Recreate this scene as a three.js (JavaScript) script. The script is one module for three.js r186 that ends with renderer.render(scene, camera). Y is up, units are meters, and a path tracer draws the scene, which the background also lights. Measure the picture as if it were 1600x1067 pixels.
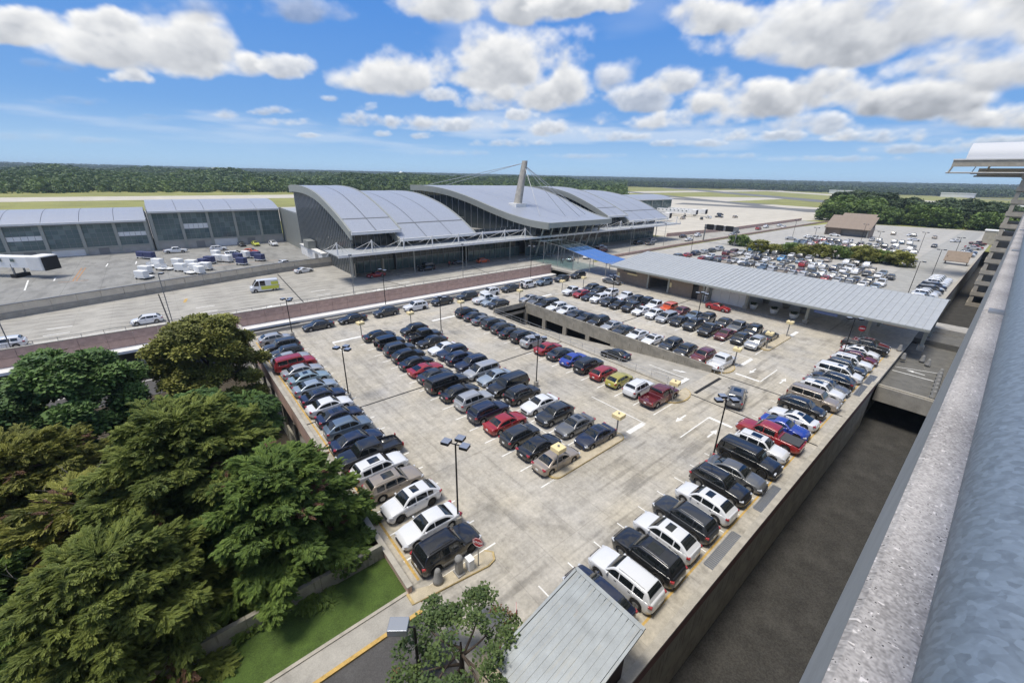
import * as THREE from 'three';
import { mergeGeometries } from 'three/addons/utils/BufferGeometryUtils.js';
import { RoundedBoxGeometry } from 'three/addons/geometries/RoundedBoxGeometry.js';
import { MarchingCubes } from 'three/addons/objects/MarchingCubes.js';
import { FontLoader } from 'three/addons/loaders/FontLoader.js';
import { TextGeometry } from 'three/addons/geometries/TextGeometry.js';

// ---------------------------------------------------------------- camera, sky, sun, exposure
const scene = new THREE.Scene();
const camera = new THREE.PerspectiveCamera(79.22, 1024 / 682, 0.05, 12000);
camera.position.set(0, 24.4, 0);
camera.rotation.set(-0.379602, 0.864402, 0.022428, 'YXZ');
const renderer = new THREE.WebGLRenderer({ antialias: true });
renderer.toneMapping = THREE.LinearToneMapping;
renderer.toneMappingExposure = 2.4;
renderer.shadowMap.enabled = true;
const sun = new THREE.DirectionalLight(new THREE.Color(1, 0.94, 0.84), 1.5);
sun.position.set(-54, 130, -5);
sun.target.position.set(-40, 0, -50);
sun.castShadow = true;
sun.shadow.radius = 34;
Object.assign(sun.shadow.camera, { left: -260, right: 260, top: 260, bottom: -260, near: 1, far: 900 });
sun.shadow.camera.updateProjectionMatrix();
sun.name = 'sun';
scene.add(sun, sun.target);

// seeded random numbers and tileable value noise
function rng(seed) { let a = seed >>> 0; return () => { a = (a + 0x6D2B79F5) | 0; let t = Math.imul(a ^ (a >>> 15), 1 | a); t = (t + Math.imul(t ^ (t >>> 7), 61 | t)) ^ t; return ((t ^ (t >>> 14)) >>> 0) / 4294967296; }; }
const rnd = rng(7);
const HASH = new Float32Array(65536); for (let i = 0; i < 65536; i++) HASH[i] = rnd();
function vn(x, y, per = 256) {
  const xi = Math.floor(x), yi = Math.floor(y), fx = x - xi, fy = y - yi;
  const sx = fx * fx * (3 - 2 * fx), sy = fy * fy * (3 - 2 * fy);
  const x0 = ((xi % per) + per) % per, x1 = (x0 + 1) % per, y0 = (((yi % per) + per) % per) * 256, y1 = ((((yi + 1) % per) + per) % per) * 256;
  const a = HASH[x0 + y0], b = HASH[x1 + y0], c = HASH[x0 + y1], d = HASH[x1 + y1];
  return a + (b - a) * sx + (c - a) * sy + (a - b - c + d) * sx * sy;
}
function fbm(x, y, oct = 4, per = 256) { let s = 0, a = 0.5, n = 0; for (let i = 0; i < oct; i++) { s += a * vn(x + i * 17, y + i * 31, per); n += a; x *= 2; y *= 2; per = Math.min(256, per * 2); a *= 0.5; } return s / n; }
const clamp = (x, a = 0, b = 1) => Math.min(b, Math.max(a, x));
const mix = (a, b, t) => a + (b - a) * t;
const smooth = (a, b, x) => { const t = clamp((x - a) / (b - a)); return t * t * (3 - 2 * t); };

// the sky: blue air, cumulus in view and the same kind of cumulus all round
{
  const W = 4096, Hh = 2048, data = new Float32Array(W * Hh * 4);
  const G = 0.41;
  for (let j = 0; j < Hh; j++) {
    const el = ((j + 0.5) / Hh - 0.5) * 180, t = clamp(el / 30);
    const k = Math.pow(t, 0.42);
    let r = mix(0.40, 0.022, k), g = mix(0.68, 0.20, k), b = mix(0.93, 0.72, k);
    const w = smooth(7, 0, el) * 0.45; r = mix(r, 0.58, w); g = mix(g, 0.76, w); b = mix(b, 0.92, w);
    for (let i = 0; i < W; i++) { const o = (j * W + i) * 4; data[o] = r * G; data[o + 1] = g * G; data[o + 2] = b * G; data[o + 3] = 1; }
  }
  // a thin broken layer over the whole sky
  for (let j = Hh / 2 + 8; j < Hh; j++) { const el = ((j + 0.5) / Hh - 0.5) * Math.PI, dy = Math.sin(el), c = Math.cos(el); for (let i = 0; i < W; i++) { const a = (i / W - 0.5) * 2 * Math.PI, k = 1 / (dy + 0.05), X = Math.cos(a) * c * k, Y = Math.sin(a) * c * k; const d = fbm(X * 0.55 + 60, Y * 0.55 + 20, 5), al = smooth(0.5, 0.74, d) * 0.5 * smooth(0.02, 0.1, dy); if (al <= 0) continue; const o = (j * W + i) * 4; data[o] = mix(data[o], 0.86 * G, al); data[o + 1] = mix(data[o + 1], 0.91 * G, al); data[o + 2] = mix(data[o + 2], 0.97 * G, al); } }
  const list = [[-184.7,10.15,2.8,1.34,0.199,0.25,1],[-175.8,10.34,7.38,2.96,0.15,0.3,1.15],[-179.1,11.34,3.1,1.33,0.182,0.15,1],[-172.0,9.48,4.35,1.75,0.125,0.4,1.1],[-178.2,7.75,2.45,0.89,0.131,0.25,0.9],[-165.3,10.2,2.85,1.38,0.104,0.3,0.9],[-172.7,13.41,4.13,1.38,0.167,0.7,0.5],[-162.4,15.16,5.58,1.46,0.124,0.75,0.55],[-172.0,5.3,1.24,0.59,0.082,0.3,0.6],[-161.2,7.72,1.01,0.5,0.074,0.3,0.6],[-155.1,10.38,6.5,2.7,0.068,0.35,1.1],[-148.6,8.72,2.72,1.04,0.043,0.35,0.8],[-141.8,12.13,12.6,3.43,0.026,0.35,1.2],[-135.6,9.06,8.39,2.62,0.009,0.45,1.1],[-128.2,10.93,3.65,2.22,-0.018,0.5,0.8],[-141.8,17.18,14.16,2.26,0.027,0.4,1.1],[-133.2,17.61,6.37,1.59,-0.015,0.4,1],[-157.2,7.11,1.57,0.58,0.059,0.25,0.6],[-143.3,7.92,4.26,0.94,0.028,0.35,0.7],[-138.7,6.94,2.51,0.82,0.018,0.2,0.8],[-166.9,6.0,2.49,0.55,0.076,0.3,0.6],[-165.9,5.03,2.56,0.51,0.065,0.3,0.6],[-154.8,5.79,6.61,0.94,0.047,0.5,0.7],[-148.0,5.59,7.72,0.97,0.034,0.4,0.7],[-164.1,3.79,1.46,0.33,0.052,0.3,0.6],[-156.0,4.38,1.18,0.41,0.043,0.2,0.6],[-151.1,4.29,1.69,0.42,0.036,0.3,0.6],[-134.6,5.34,4.72,1.12,0.012,0.4,0.8],[-140.1,3.82,4.81,0.58,0.021,0.4,0.6],[-128.3,4.69,5.35,0.7,0.004,0.5,0.6],[-125.0,8.36,4.34,1.68,-0.017,0.5,0.8],[-119.0,10.04,4.67,1.81,-0.044,0.4,0.9],[-120.4,6.33,7.67,1.7,-0.016,0.45,0.9],[-112.9,7.96,7.38,2.16,-0.046,0.55,1],[-108.2,5.39,4.58,1.32,-0.033,0.4,0.8],[-106.1,8.14,4.8,2.01,-0.069,0.55,1],[-110.5,12.77,10.13,2.75,-0.095,0.5,1.2],[-116.3,15.38,7.32,2.08,-0.089,0.45,1.1],[-103.5,12.93,9.57,3.4,-0.132,0.6,1.3],[-97.3,9.33,7.02,3.36,-0.117,0.7,1.3],[-96.1,12.65,5.33,2.62,-0.176,0.65,1.2],[-99.6,7.13,6.34,2.09,-0.076,0.75,1],[-94.5,5.27,4.68,1.49,-0.063,0.7,1],[-104.6,4.21,1.28,0.47,-0.027,0.15,0.8],[-112.2,4.57,5.62,0.76,-0.018,0.5,0.7],[-118.6,3.99,5.56,0.54,-0.005,0.5,0.6],[-101.1,4.28,4.36,0.79,-0.033,0.5,0.7],[-97.5,3.09,4.85,0.54,-0.021,0.6,0.6],[-93.2,3.48,3.78,0.6,-0.034,0.6,0.7],[-182.8,5.33,2.51,0.46,0.114,0.85,0.35],[-184.4,7.94,0.96,0.42,0.162,0.8,0.35],[-182.5,7.87,1.44,0.49,0.152,0.8,0.3],[-177.7,4.54,1.97,0.39,0.087,0.8,0.3],[-186.7,2.25,2.26,0.4,0.072,0.7,0.35],[-182.3,2.29,2.63,0.38,0.064,0.7,0.35],[-115.7,2.64,6.73,0.4,0.002,0.4,0.5],[-132.0,2.5,7.13,0.37,0.015,0.4,0.45],[-148.1,2.53,5.54,0.36,0.027,0.4,0.4],[-104.6,2.31,6.51,0.36,-0.003,0.4,0.5]];
  const rc = rng(99);
  for (let k = 0; k < 330; k++) {                       // the rest of the sky, behind, beside and above the camera
    const el = rc() < 0.55 ? 2 + rc() * 16 : 18 + Math.pow(rc(), 0.8) * 66, az = rc() * 360 - 180;
    const inView = el < 18.5 && (az > -97 - 95 && az < -89 || az > 166);
    if (inView) continue;
    const s = 0.35 + el / 26, c = Math.max(0.12, Math.cos(el * Math.PI / 180));
    list.push([az, el, (3 + rc() * 7) * Math.min(s, 1.5) / c, (0.9 + rc() * 2.4) * Math.min(s, 3), 0, 0.3 + rc() * 0.4, 0.7 + rc() * 0.6]);
  }
  list.sort((a, b) => a[1] - b[1]);
  let seed = 0;
  for (let [az, el, rx, ry, slope, grey, dens] of list) {
    rx *= 1.12; ry *= 1.12;
    seed += 13.7;
    const i0 = Math.floor((az - rx * 1.5 + 180) / 360 * W), i1 = Math.ceil((az + rx * 1.5 + 180) / 360 * W);
    const tl = Math.abs(slope) * rx;
    const j0 = Math.max(Hh / 2 + 2, Math.floor(((el - ry * 1.5 - tl) / 180 + 0.5) * Hh)), j1 = Math.min(Hh - 1, Math.ceil(((el + ry * 1.7 + tl) / 180 + 0.5) * Hh));
    const cosE = Math.max(0.15, Math.cos(el * Math.PI / 180));
    const f = 0.95 / Math.max(1.1, Math.min(ry * 1.5, 4));
    const dd = (u, v, X, Y) => {
      const vv = v < 0 ? v * 1.5 : v * 0.95;
      const e = 1 - (u * u + vv * vv);
      return e * 0.95 + (fbm(X * f + seed, Y * f * 1.35 + seed * 0.37, 5) - 0.5) * 2.0 - 0.14;
    };
    for (let j = j0; j <= j1; j++) for (let ii = i0; ii <= i1; ii++) {
      const i = ((ii % W) + W) % W, a = ii / W * 360 - 180, e = (j / Hh - 0.5) * 180;
      const du = a - az, u = du / rx, v = (e - el - slope * du) / ry;
      if (u * u + v * v > 2.6) continue;
      const X = du * cosE, Y = e - el;
      const d = dd(u, v, X, Y);
      if (d <= 0) continue;
      const d2 = dd(u, v + 0.34, X, Y + 0.34 * ry);
      const alpha = smooth(-0.02, 0.62 / Math.min(1, dens), d) * Math.min(1, dens * 1.02) * smooth(0.2, 2.4, e);
      const thick = clamp(d2 * 0.9 + 0.12);
      const lit = 1.04 - thick * (0.22 + 0.42 * grey) - clamp(-v) * 0.08 + (fbm(X * f * 3.1 + seed, Y * f * 4 - seed, 3) - 0.5) * 0.22;
      const far = smooth(6, 1.5, e) * 0.35, L = clamp(lit, 0.3, 1.12) * 0.98;
      let r = L * mix(0.80, 1, lit), g = L * mix(0.92, 1, lit), b = L * mix(1.12, 1, lit);
      r = mix(r, 0.70, far); g = mix(g, 0.80, far); b = mix(b, 0.92, far);
      const o = (j * W + i) * 4;
      data[o] = mix(data[o], r * G, alpha); data[o + 1] = mix(data[o + 1], g * G, alpha); data[o + 2] = mix(data[o + 2], b * G, alpha);
    }
  }
  const t = new THREE.DataTexture(data, W, Hh, THREE.RGBAFormat, THREE.FloatType);
  t.mapping = THREE.EquirectangularReflectionMapping; t.magFilter = THREE.LinearFilter; t.needsUpdate = true;
  scene.background = t; scene.environment = t;
}

// ---------------------------------------------------------------- textures and materials
const toS = (c) => c <= 0.0031308 ? 12.92 * c : 1.055 * Math.pow(c, 1 / 2.4) - 0.055;
function tex(n, m, fn, srgb = true) {                    // fn(u, v) in 0..1 -> linear [r, g, b]
  const d = new Uint8Array(n * m * 4);
  for (let j = 0; j < m; j++) for (let i = 0; i < n; i++) {
    const c = fn(i / n, j / m), o = (j * n + i) * 4;
    for (let k = 0; k < 3; k++) d[o + k] = clamp(srgb ? toS(clamp(c[k])) : c[k]) * 255;
    d[o + 3] = 255;
  }
  const t = new THREE.DataTexture(d, n, m); t.wrapS = t.wrapT = THREE.RepeatWrapping; t.magFilter = THREE.LinearFilter; t.minFilter = THREE.LinearMipmapLinearFilter;
  if (srgb) t.colorSpace = THREE.SRGBColorSpace; t.needsUpdate = true; return t;
}
const lin = (r, g, b) => new THREE.Color().setRGB(r, g, b);
const std = (c, rough = 0.8, metal = 0, more = {}) => new THREE.MeshStandardMaterial({ color: Array.isArray(c) ? lin(...c) : c, roughness: rough, metalness: metal, ...more });
// a mottled surface: base colour, contrast of coarse and fine grain, metres that one tile covers
function mottled(base, coarse, fine, size, rough = 0.9, metal = 0, extra, n = 512, more = {}) {
  const t = tex(n, n, (u, v) => {
    let k = 1 + (fbm(u * 8, v * 8, 5, 8) - 0.5) * 2 * coarse + (vn(u * 128, v * 128, 128) - 0.5) * 2 * fine + (HASH[(Math.floor(u * n) * 131 + Math.floor(v * n) * 517) & 65535] - 0.5) * fine;
    const c = base.map((x) => x * k);
    return extra ? extra(u, v, c) : c;
  });
  t.repeat.set(1 / size, 1 / size);
  return new THREE.MeshStandardMaterial({ map: t, roughness: rough, metalness: metal, ...more });
}
const streak = (amount, tint) => (u, v, c) => { const s = smooth(0.52, 0.8, fbm(u * 40, v * 3, 3, 8 * 5 > 256 ? 256 : 40)) * amount * smooth(0.3, 0.7, fbm(u * 8 + 5, v * 4, 2, 8)); return c.map((x, i) => mix(x, tint[i], s)); };
const M = {
  concrete: mottled([0.36, 0.34, 0.30], 0.28, 0.10, 6),
  kerb: mottled([0.40, 0.37, 0.31], 0.25, 0.1, 3),
  wallConcrete: mottled([0.34, 0.32, 0.26], 0.3, 0.1, 5, 0.92, 0, streak(0.75, [0.12, 0.11, 0.085])),
  rampWall: mottled([0.30, 0.275, 0.225], 0.3, 0.1, 6, 0.92, 0, streak(0.7, [0.15, 0.135, 0.10])),
  roadConcrete: mottled([0.385, 0.365, 0.32], 0.22, 0.08, 14, 0.9, 0, (u, v, c) => { const j = (u * 3) % 1 < 0.008 || (v * 3) % 1 < 0.008 ? 0.8 : 1, s = 1 - 0.25 * smooth(0.5, 0.8, fbm(u * 24, v * 4, 4, 4)); return c.map((x) => x * j * s); }, 1024),
  apron: mottled([0.27, 0.265, 0.245], 0.2, 0.08, 24, 0.9, 0, (u, v, c) => { const j = (u * 4) % 1 < 0.012 || (v * 4) % 1 < 0.012 ? 0.72 : 1, s = 1 - 0.22 * smooth(0.5, 0.8, fbm(u * 6, v * 16, 4, 6)); return c.map((x) => x * j * s); }, 1024),
  paleApron: mottled([0.52, 0.48, 0.40], 0.16, 0.05, 40),
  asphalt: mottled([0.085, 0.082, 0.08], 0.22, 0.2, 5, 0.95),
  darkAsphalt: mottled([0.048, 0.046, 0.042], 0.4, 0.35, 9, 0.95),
  runway: mottled([0.16, 0.16, 0.155], 0.2, 0.05, 60),
  grass: mottled([0.06, 0.10, 0.018], 0.35, 0.3, 4, 1),
  field: mottled([0.25, 0.25, 0.075], 0.35, 0.1, 160, 1),
  pink: mottled([0.50, 0.345, 0.285], 0.22, 0.12, 4),
  maroon: mottled([0.20, 0.11, 0.10], 0.3, 0.12, 3),
  beige: mottled([0.56, 0.50, 0.40], 0.18, 0.08, 6),
  taupe: mottled([0.27, 0.215, 0.17], 0.15, 0.12, 3),
  tower: mottled([0.40, 0.36, 0.29], 0.2, 0.08, 6),
  whiteWall: mottled([0.72, 0.71, 0.68], 0.08, 0.03, 8),
  seamRoof: mottled([0.42, 0.435, 0.435], 0.12, 0.05, 5, 0.5, 0.15),
  boothRoof: mottled([0.29, 0.315, 0.325], 0.2, 0.06, 4, 0.5, 0.15, streak(0.35, [0.33, 0.31, 0.25])),
  vault: mottled([0.37, 0.395, 0.445], 0.06, 0.14, 4, 0.45, 0.25),
  fascia: mottled([0.35, 0.36, 0.325], 0.08, 0.03, 6, 0.5, 0.3),
  panel: mottled([0.30, 0.31, 0.285], 0.08, 0.04, 6, 0.5, 0.3),
  facadeGlass: new THREE.MeshPhysicalMaterial({ color: lin(0.115, 0.165, 0.165), roughness: 0.08, metalness: 0.15, specularIntensity: 1 }),
  paleGlass: new THREE.MeshPhysicalMaterial({ color: lin(0.17, 0.225, 0.22), roughness: 0.12, metalness: 0.1 }),
  darkGlass: new THREE.MeshPhysicalMaterial({ color: lin(0.05, 0.062, 0.064), roughness: 0.07, metalness: 0.1 }),
  clearGlass: new THREE.MeshPhysicalMaterial({ color: lin(0.72, 0.82, 0.84), roughness: 0.05, transmission: 1, thickness: 0 }),
  blueGlass: new THREE.MeshPhysicalMaterial({ color: lin(0.10, 0.24, 0.60), roughness: 0.15, transmission: 0.35, thickness: 0 }),
  white: std([0.78, 0.78, 0.76], 0.6),
  paint: mottled([0.76, 0.75, 0.71], 0.2, 0.15, 2, 0.8),
  yellow: mottled([0.50, 0.33, 0.10], 0.35, 0.25, 1.5, 0.8),
  cream: std([0.80, 0.66, 0.36], 0.55),
  black: std([0.012, 0.012, 0.013], 0.5),
  blackMetal: std([0.022, 0.022, 0.024], 0.4, 0.4),
  greyMetal: std([0.26, 0.265, 0.27], 0.45, 0.6),
  steel: std([0.42, 0.43, 0.44], 0.4, 0.7),
  rubber: std([0.014, 0.014, 0.015], 0.85),
  lampTop: std([0.42, 0.44, 0.47], 0.25, 0.6),
  red: std([0.45, 0.025, 0.03], 0.5),
  orange: std([0.62, 0.16, 0.02], 0.5),
  bark: mottled([0.085, 0.065, 0.05], 0.4, 0.3, 1, 1),
  deadwood: std([0.20, 0.18, 0.165], 0.95),
  soil: mottled([0.06, 0.048, 0.032], 0.5, 0.3, 4, 1),
  interior: std([0.24, 0.235, 0.22], 0.9),
};
// ---------------------------------------------------------------- helpers
const used = {};
function numbered(n) { const k = used[n] = (used[n] ?? -1) + 1; return k ? n + '_' + String(k).padStart(3, '0') : n; }
function muv(g) {                                         // texture coordinates in metres, by the way each face points
  g = g.index ? g.toNonIndexed() : g;
  if (!g.attributes.normal) g.computeVertexNormals();
  const p = g.attributes.position, uv = new Float32Array(p.count * 2), a = new THREE.Vector3(), b = new THREE.Vector3(), c = new THREE.Vector3();
  for (let i = 0; i < p.count; i += 3) {
    a.fromBufferAttribute(p, i); b.fromBufferAttribute(p, i + 1).sub(a); c.fromBufferAttribute(p, i + 2).sub(a); b.cross(c);
    const x = Math.abs(b.x), y = Math.abs(b.y), z = Math.abs(b.z);
    for (let k = i; k < i + 3; k++) {
      const X = p.getX(k), Y = p.getY(k), Z = p.getZ(k);
      if (y >= x && y >= z) { uv[k * 2] = X; uv[k * 2 + 1] = -Z; } else if (x >= z) { uv[k * 2] = Z; uv[k * 2 + 1] = Y; } else { uv[k * 2] = X; uv[k * 2 + 1] = Y; }
    }
  }
  g.setAttribute('uv', new THREE.BufferAttribute(uv, 2));
  for (const k of Object.keys(g.attributes)) if (!['position', 'normal', 'uv', 'color'].includes(k)) g.deleteAttribute(k);
  return g;
}
function join(list) { const l = list.flat(9).map((g) => muv(g)); return l.length === 1 ? l[0] : mergeGeometries(l); }
// box: full sizes, centre, turn about y
function bx(w, h, d, x = 0, y = 0, z = 0, ry = 0) { const g = new THREE.BoxGeometry(w, h, d); if (ry) g.rotateY(ry); g.translate(x, y, z); return g; }
// box from corner to corner
const bb = (x0, x1, y0, y1, z0, z1) => bx(Math.abs(x1 - x0), Math.abs(y1 - y0), Math.abs(z1 - z0), (x0 + x1) / 2, (y0 + y1) / 2, (z0 + z1) / 2);
function cyl(r0, r1, h, x = 0, y = 0, z = 0, n = 12) { const g = new THREE.CylinderGeometry(r1, r0, h, n); g.translate(x, y + h / 2, z); return g; }
function rod(a, b, r, n = 6) {                            // straight rod between two points
  const A = new THREE.Vector3(...a), Bv = new THREE.Vector3(...b), d = Bv.clone().sub(A), L = d.length();
  const g = new THREE.CylinderGeometry(r, r, L, n); g.translate(0, L / 2, 0);
  g.applyQuaternion(new THREE.Quaternion().setFromUnitVectors(new THREE.Vector3(0, 1, 0), d.normalize())); g.translate(...a); return g;
}
function shapeOf(pts) { const s = new THREE.Shape(); pts.forEach(([x, z], i) => i ? s.lineTo(x, -z) : s.moveTo(x, -z)); return s; }
function flat(pts, y, holes = []) { const s = shapeOf(pts); s.holes = holes.map(shapeOf); const g = new THREE.ShapeGeometry(s, 6); g.rotateX(-Math.PI / 2); g.translate(0, y, 0); return muv(g); }
function slab(pts, y1, th, holes = []) { const s = shapeOf(pts); s.holes = holes.map(shapeOf); const g = new THREE.ExtrudeGeometry(s, { depth: th, bevelEnabled: false }); g.rotateX(-Math.PI / 2); g.translate(0, y1 - th, 0); return muv(g); }
function mesh(name, geo, mat, parent) { const m = new THREE.Mesh(geo, mat); m.name = parent && parent !== scene ? name : numbered(name); m.castShadow = m.receiveShadow = true; (parent ?? scene).add(m); return m; }
function thing(name, label, category, pos = [0, 0, 0], turn = 0, group) { const o = new THREE.Group(); o.name = numbered(name); o.position.set(...pos); o.rotation.y = turn; o.userData = { label, category }; if (group) o.userData.group = group; scene.add(o); return o; }
function solo(name, geo, mat, label, category, group) { const m = mesh(name, geo, mat); m.userData = { label, category }; if (group) m.userData.group = group; return m; }
function struct(name, geo, mat) { const m = mesh(name, muv(geo), mat); m.userData = { kind: 'structure' }; return m; }
function stuff(name, geo, mat, label, category, parent) { const m = mesh(name, geo, mat, parent); m.userData = { kind: 'stuff' }; if (label) { m.userData.label = label; m.userData.category = category; } return m; }
function part(name, geo, mat, g) { geo = muv(geo); if (g.isGroup) geo.translate(-g.position.x, -g.position.y, -g.position.z); return mesh(name, geo, mat, g); }   // geometry given in world coordinates
const cache = new Map();
const once = (k, f) => { if (!cache.has(k)) cache.set(k, f()); return cache.get(k); };
const ORD = ['first', 'second', 'third', 'fourth', 'fifth', 'sixth', 'seventh', 'eighth', 'ninth', 'tenth', 'eleventh', 'twelfth', 'thirteenth', 'fourteenth', 'fifteenth', 'sixteenth', 'seventeenth', 'eighteenth', 'nineteenth', 'twentieth', 'twenty-first', 'twenty-second', 'twenty-third', 'twenty-fourth', 'twenty-fifth', 'twenty-sixth', 'twenty-seventh', 'twenty-eighth', 'twenty-ninth', 'thirtieth'];
// points along a polyline at equal steps: [x, z, turn]
function along(pts, step) {
  const out = []; let carry = 0;
  for (let i = 0; i + 1 < pts.length; i++) {
    const [x0, z0] = pts[i], [x1, z1] = pts[i + 1], L = Math.hypot(x1 - x0, z1 - z0), a = Math.atan2(-(z1 - z0), x1 - x0);
    const n = Math.max(1, Math.round(L / step));
    for (let k = 0; k < n; k++) { const t = (k + 0.5) / n; out.push([mix(x0, x1, t), mix(z0, z1, t), a, L / n]); }
  }
  return out;
}
// a wall of separate panels on a polyline
function panelWall(name, partName, label, cat, pts, step, rows, th, mat, joint = 0.03) {
  const g = thing(name, label, cat, [pts[0][0], rows[0][0], pts[0][1]]);
  for (const [y0, y1, off = 0] of rows) for (const [x, z, a, L] of along(pts, step)) {
    const w = th + (rnd() - 0.5) * 0.012;
    part(partName, bx(L - joint, y1 - y0 - joint, w, x + Math.sin(a) * off, (y0 + y1) / 2, z + Math.cos(a) * off, a), mat, g);
  }
  return g;
}

// ---------------------------------------------------------------- ground, decks and roads
const FLOOR = -6.5;
struct('ground', flat([[-130, 120], [90, 120], [90, -330], [-130, -330]], FLOOR), M.soil);
struct('terrain', flat([[-7000, 3000], [7000, 3000], [7000, -7500], [-7000, -7500]], -0.08, [[[-101, 110], [80, 110], [80, -260], [-5.9, -260], [-5.9, -104], [-101, -104]]]), M.field);
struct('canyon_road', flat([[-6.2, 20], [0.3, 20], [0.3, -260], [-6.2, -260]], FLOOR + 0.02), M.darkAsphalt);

// the car park deck, its surface stained in the aisles and stalls
const LOT = { x0: -73, x1: -5.9, z0: -106, z1: -7.3 };
const deckTex = tex(1536, 2048, (u, v) => {
  const x = mix(LOT.x0, LOT.x1, u), z = mix(LOT.z1, LOT.z0, v);
  let k = 1 + (fbm(x * 0.16, z * 0.16, 4) - 0.5) * 0.34 + (fbm(x * 1.3, z * 1.3, 4) - 0.5) * 0.26 + (fbm(x * 0.5, z * 5.5, 3) - 0.5) * 0.2 + (fbm(x * 5.5 + 80, z * 0.5, 3) - 0.5) * 0.2 + (fbm(x * 3.2, z * 3.6, 3) - 0.5) * 0.26 + (vn(x * 9, z * 9) - 0.5) * 0.2 + (HASH[(Math.floor(u * 1536) * 71 + Math.floor(v * 2048) * 313) & 65535] - 0.5) * 0.13;
  let warm = fbm(x * 0.3 + 40, z * 0.3, 3);
  const cross = smooth(-21.5, -19, x) * smooth(-11, -13, x);
  const sz = smooth(0.50, 0.74, fbm(x * 2.1, z * 0.22 + 9, 4)) * (0.25 + 0.75 * smooth(0.35, 0.6, fbm(x * 0.25 + 7, z * 0.12, 3))) * cross;
  const inAisle = Math.max(smooth(-12.4, -14, z) * smooth(-20.8, -19, z), smooth(-31.2, -33, z) * smooth(-38.5, -37, z), smooth(-59.5, -61, z) * smooth(-66.6, -65, z), smooth(-77.5, -79, z) * smooth(-86, -84, z));
  const sx = smooth(0.52, 0.76, fbm(x * 0.2 + 31, z * 1.9, 4)) * inAisle * (1 - cross) * 0.55;
  const stall = Math.max(smooth(-20.4, -21.4, z) * smooth(-31.4, -30.4, z), smooth(-8, -9, z) * smooth(-13, -12, z), smooth(-38, -39, z) * smooth(-46, -45, z), smooth(-66, -67, z) * smooth(-77.6, -76.6, z), smooth(-54, -55, z) * smooth(-60, -59, z)) * (1 - cross);
  const oil = smooth(0.62, 0.80, fbm(x * 0.75 + 3, z * 0.8, 3)) * (0.35 + 0.4 * stall);
  const spot = smooth(0.70, 0.82, fbm(x * 0.34 + 90, z * 0.34 + 50, 4)) * 0.35;
  k *= (1 - 0.34 * sz) * (1 - 0.28 * sx) * (1 - 0.36 * oil) * (1 - 0.6 * spot);
  const seamX = Math.abs(((x + 41.5 + 400) % 6.1) - 0.015) < 0.035, seamZ = Math.abs(((z + 400.3) % 3.05) - 0.015) < 0.035;
  if (seamX || seamZ) k *= 0.80;
  const r = mix(0.40, 0.455, warm) * k, g = mix(0.382, 0.408, warm) * k, b = mix(0.35, 0.318, warm) * k;
  return [r, g, b];
});
deckTex.wrapS = deckTex.wrapT = THREE.ClampToEdgeWrapping;
M.deck = new THREE.MeshStandardMaterial({ map: deckTex, roughness: 0.88, bumpMap: once('grain', () => { const t = tex(256, 256, (u, v) => { const k = fbm(u * 32, v * 32, 4, 32); return [k, k, k]; }, false); t.repeat.set(60, 80); return t; }), bumpScale: 0.004 });
const RAMP = { x0: -59.5, x1: -21.2, z0: -54.3, z1: -46.2 };
{
  const hole = [[RAMP.x0, RAMP.z0], [RAMP.x1, RAMP.z0], [RAMP.x1, RAMP.z1], [RAMP.x0, RAMP.z1]];
  const outline = [[LOT.x0, LOT.z1], [LOT.x1, LOT.z1], [LOT.x1, LOT.z0], [LOT.x0, LOT.z0]];
  const g = slab(outline, 0, 0.55, [hole]), p = g.attributes.position, uv = g.attributes.uv;
  for (let i = 0; i < p.count; i++) uv.setXY(i, (p.getX(i) - LOT.x0) / (LOT.x1 - LOT.x0), (p.getZ(i) - LOT.z1) / (LOT.z0 - LOT.z1));
  const m = mesh('parking_deck', g, M.deck); m.userData = { kind: 'structure' };
  // the ramp runs down towards the terminal side
  const rx = [RAMP.x1, -30, -40, -50, -66], ry = [0.003, -0.75, -1.9, -3.0, -4.3], strip = [];
  for (let i = 0; i + 1 < rx.length; i++) {
    const q = new THREE.BufferGeometry();
    const a = [rx[i], ry[i], RAMP.z1], b = [rx[i], ry[i], RAMP.z0], c = [rx[i + 1], ry[i + 1], RAMP.z0], d = [rx[i + 1], ry[i + 1], RAMP.z1];
    q.setAttribute('position', new THREE.Float32BufferAttribute([...a, ...c, ...b, ...a, ...d, ...c].flat(), 3)); q.computeVertexNormals(); strip.push(q);
  }
  struct('ramp', join(strip.map((q) => { const p = q.attributes.position; for (let t = 0; t < 6; t += 3) { /* face up */ } return q; })), M.concrete);
  { const q = flat([[-23.4, -51.75], [-24.3, -51.95], [-24.3, -51.72], [-25.4, -51.62], [-25.4, -51.38], [-24.3, -51.4], [-24.3, -51.2]], 0.0); q.rotateZ(0.085); q.translate(0, 1.85, 0); struct('ramp_arrow', q, M.paint); }
  struct('lower_deck', flat([[LOT.x0, -7.4], [LOT.x1 - 0.3, -7.4], [LOT.x1 - 0.3, -105], [LOT.x0, -105]], FLOOR + 0.05), M.interior);
}
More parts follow.
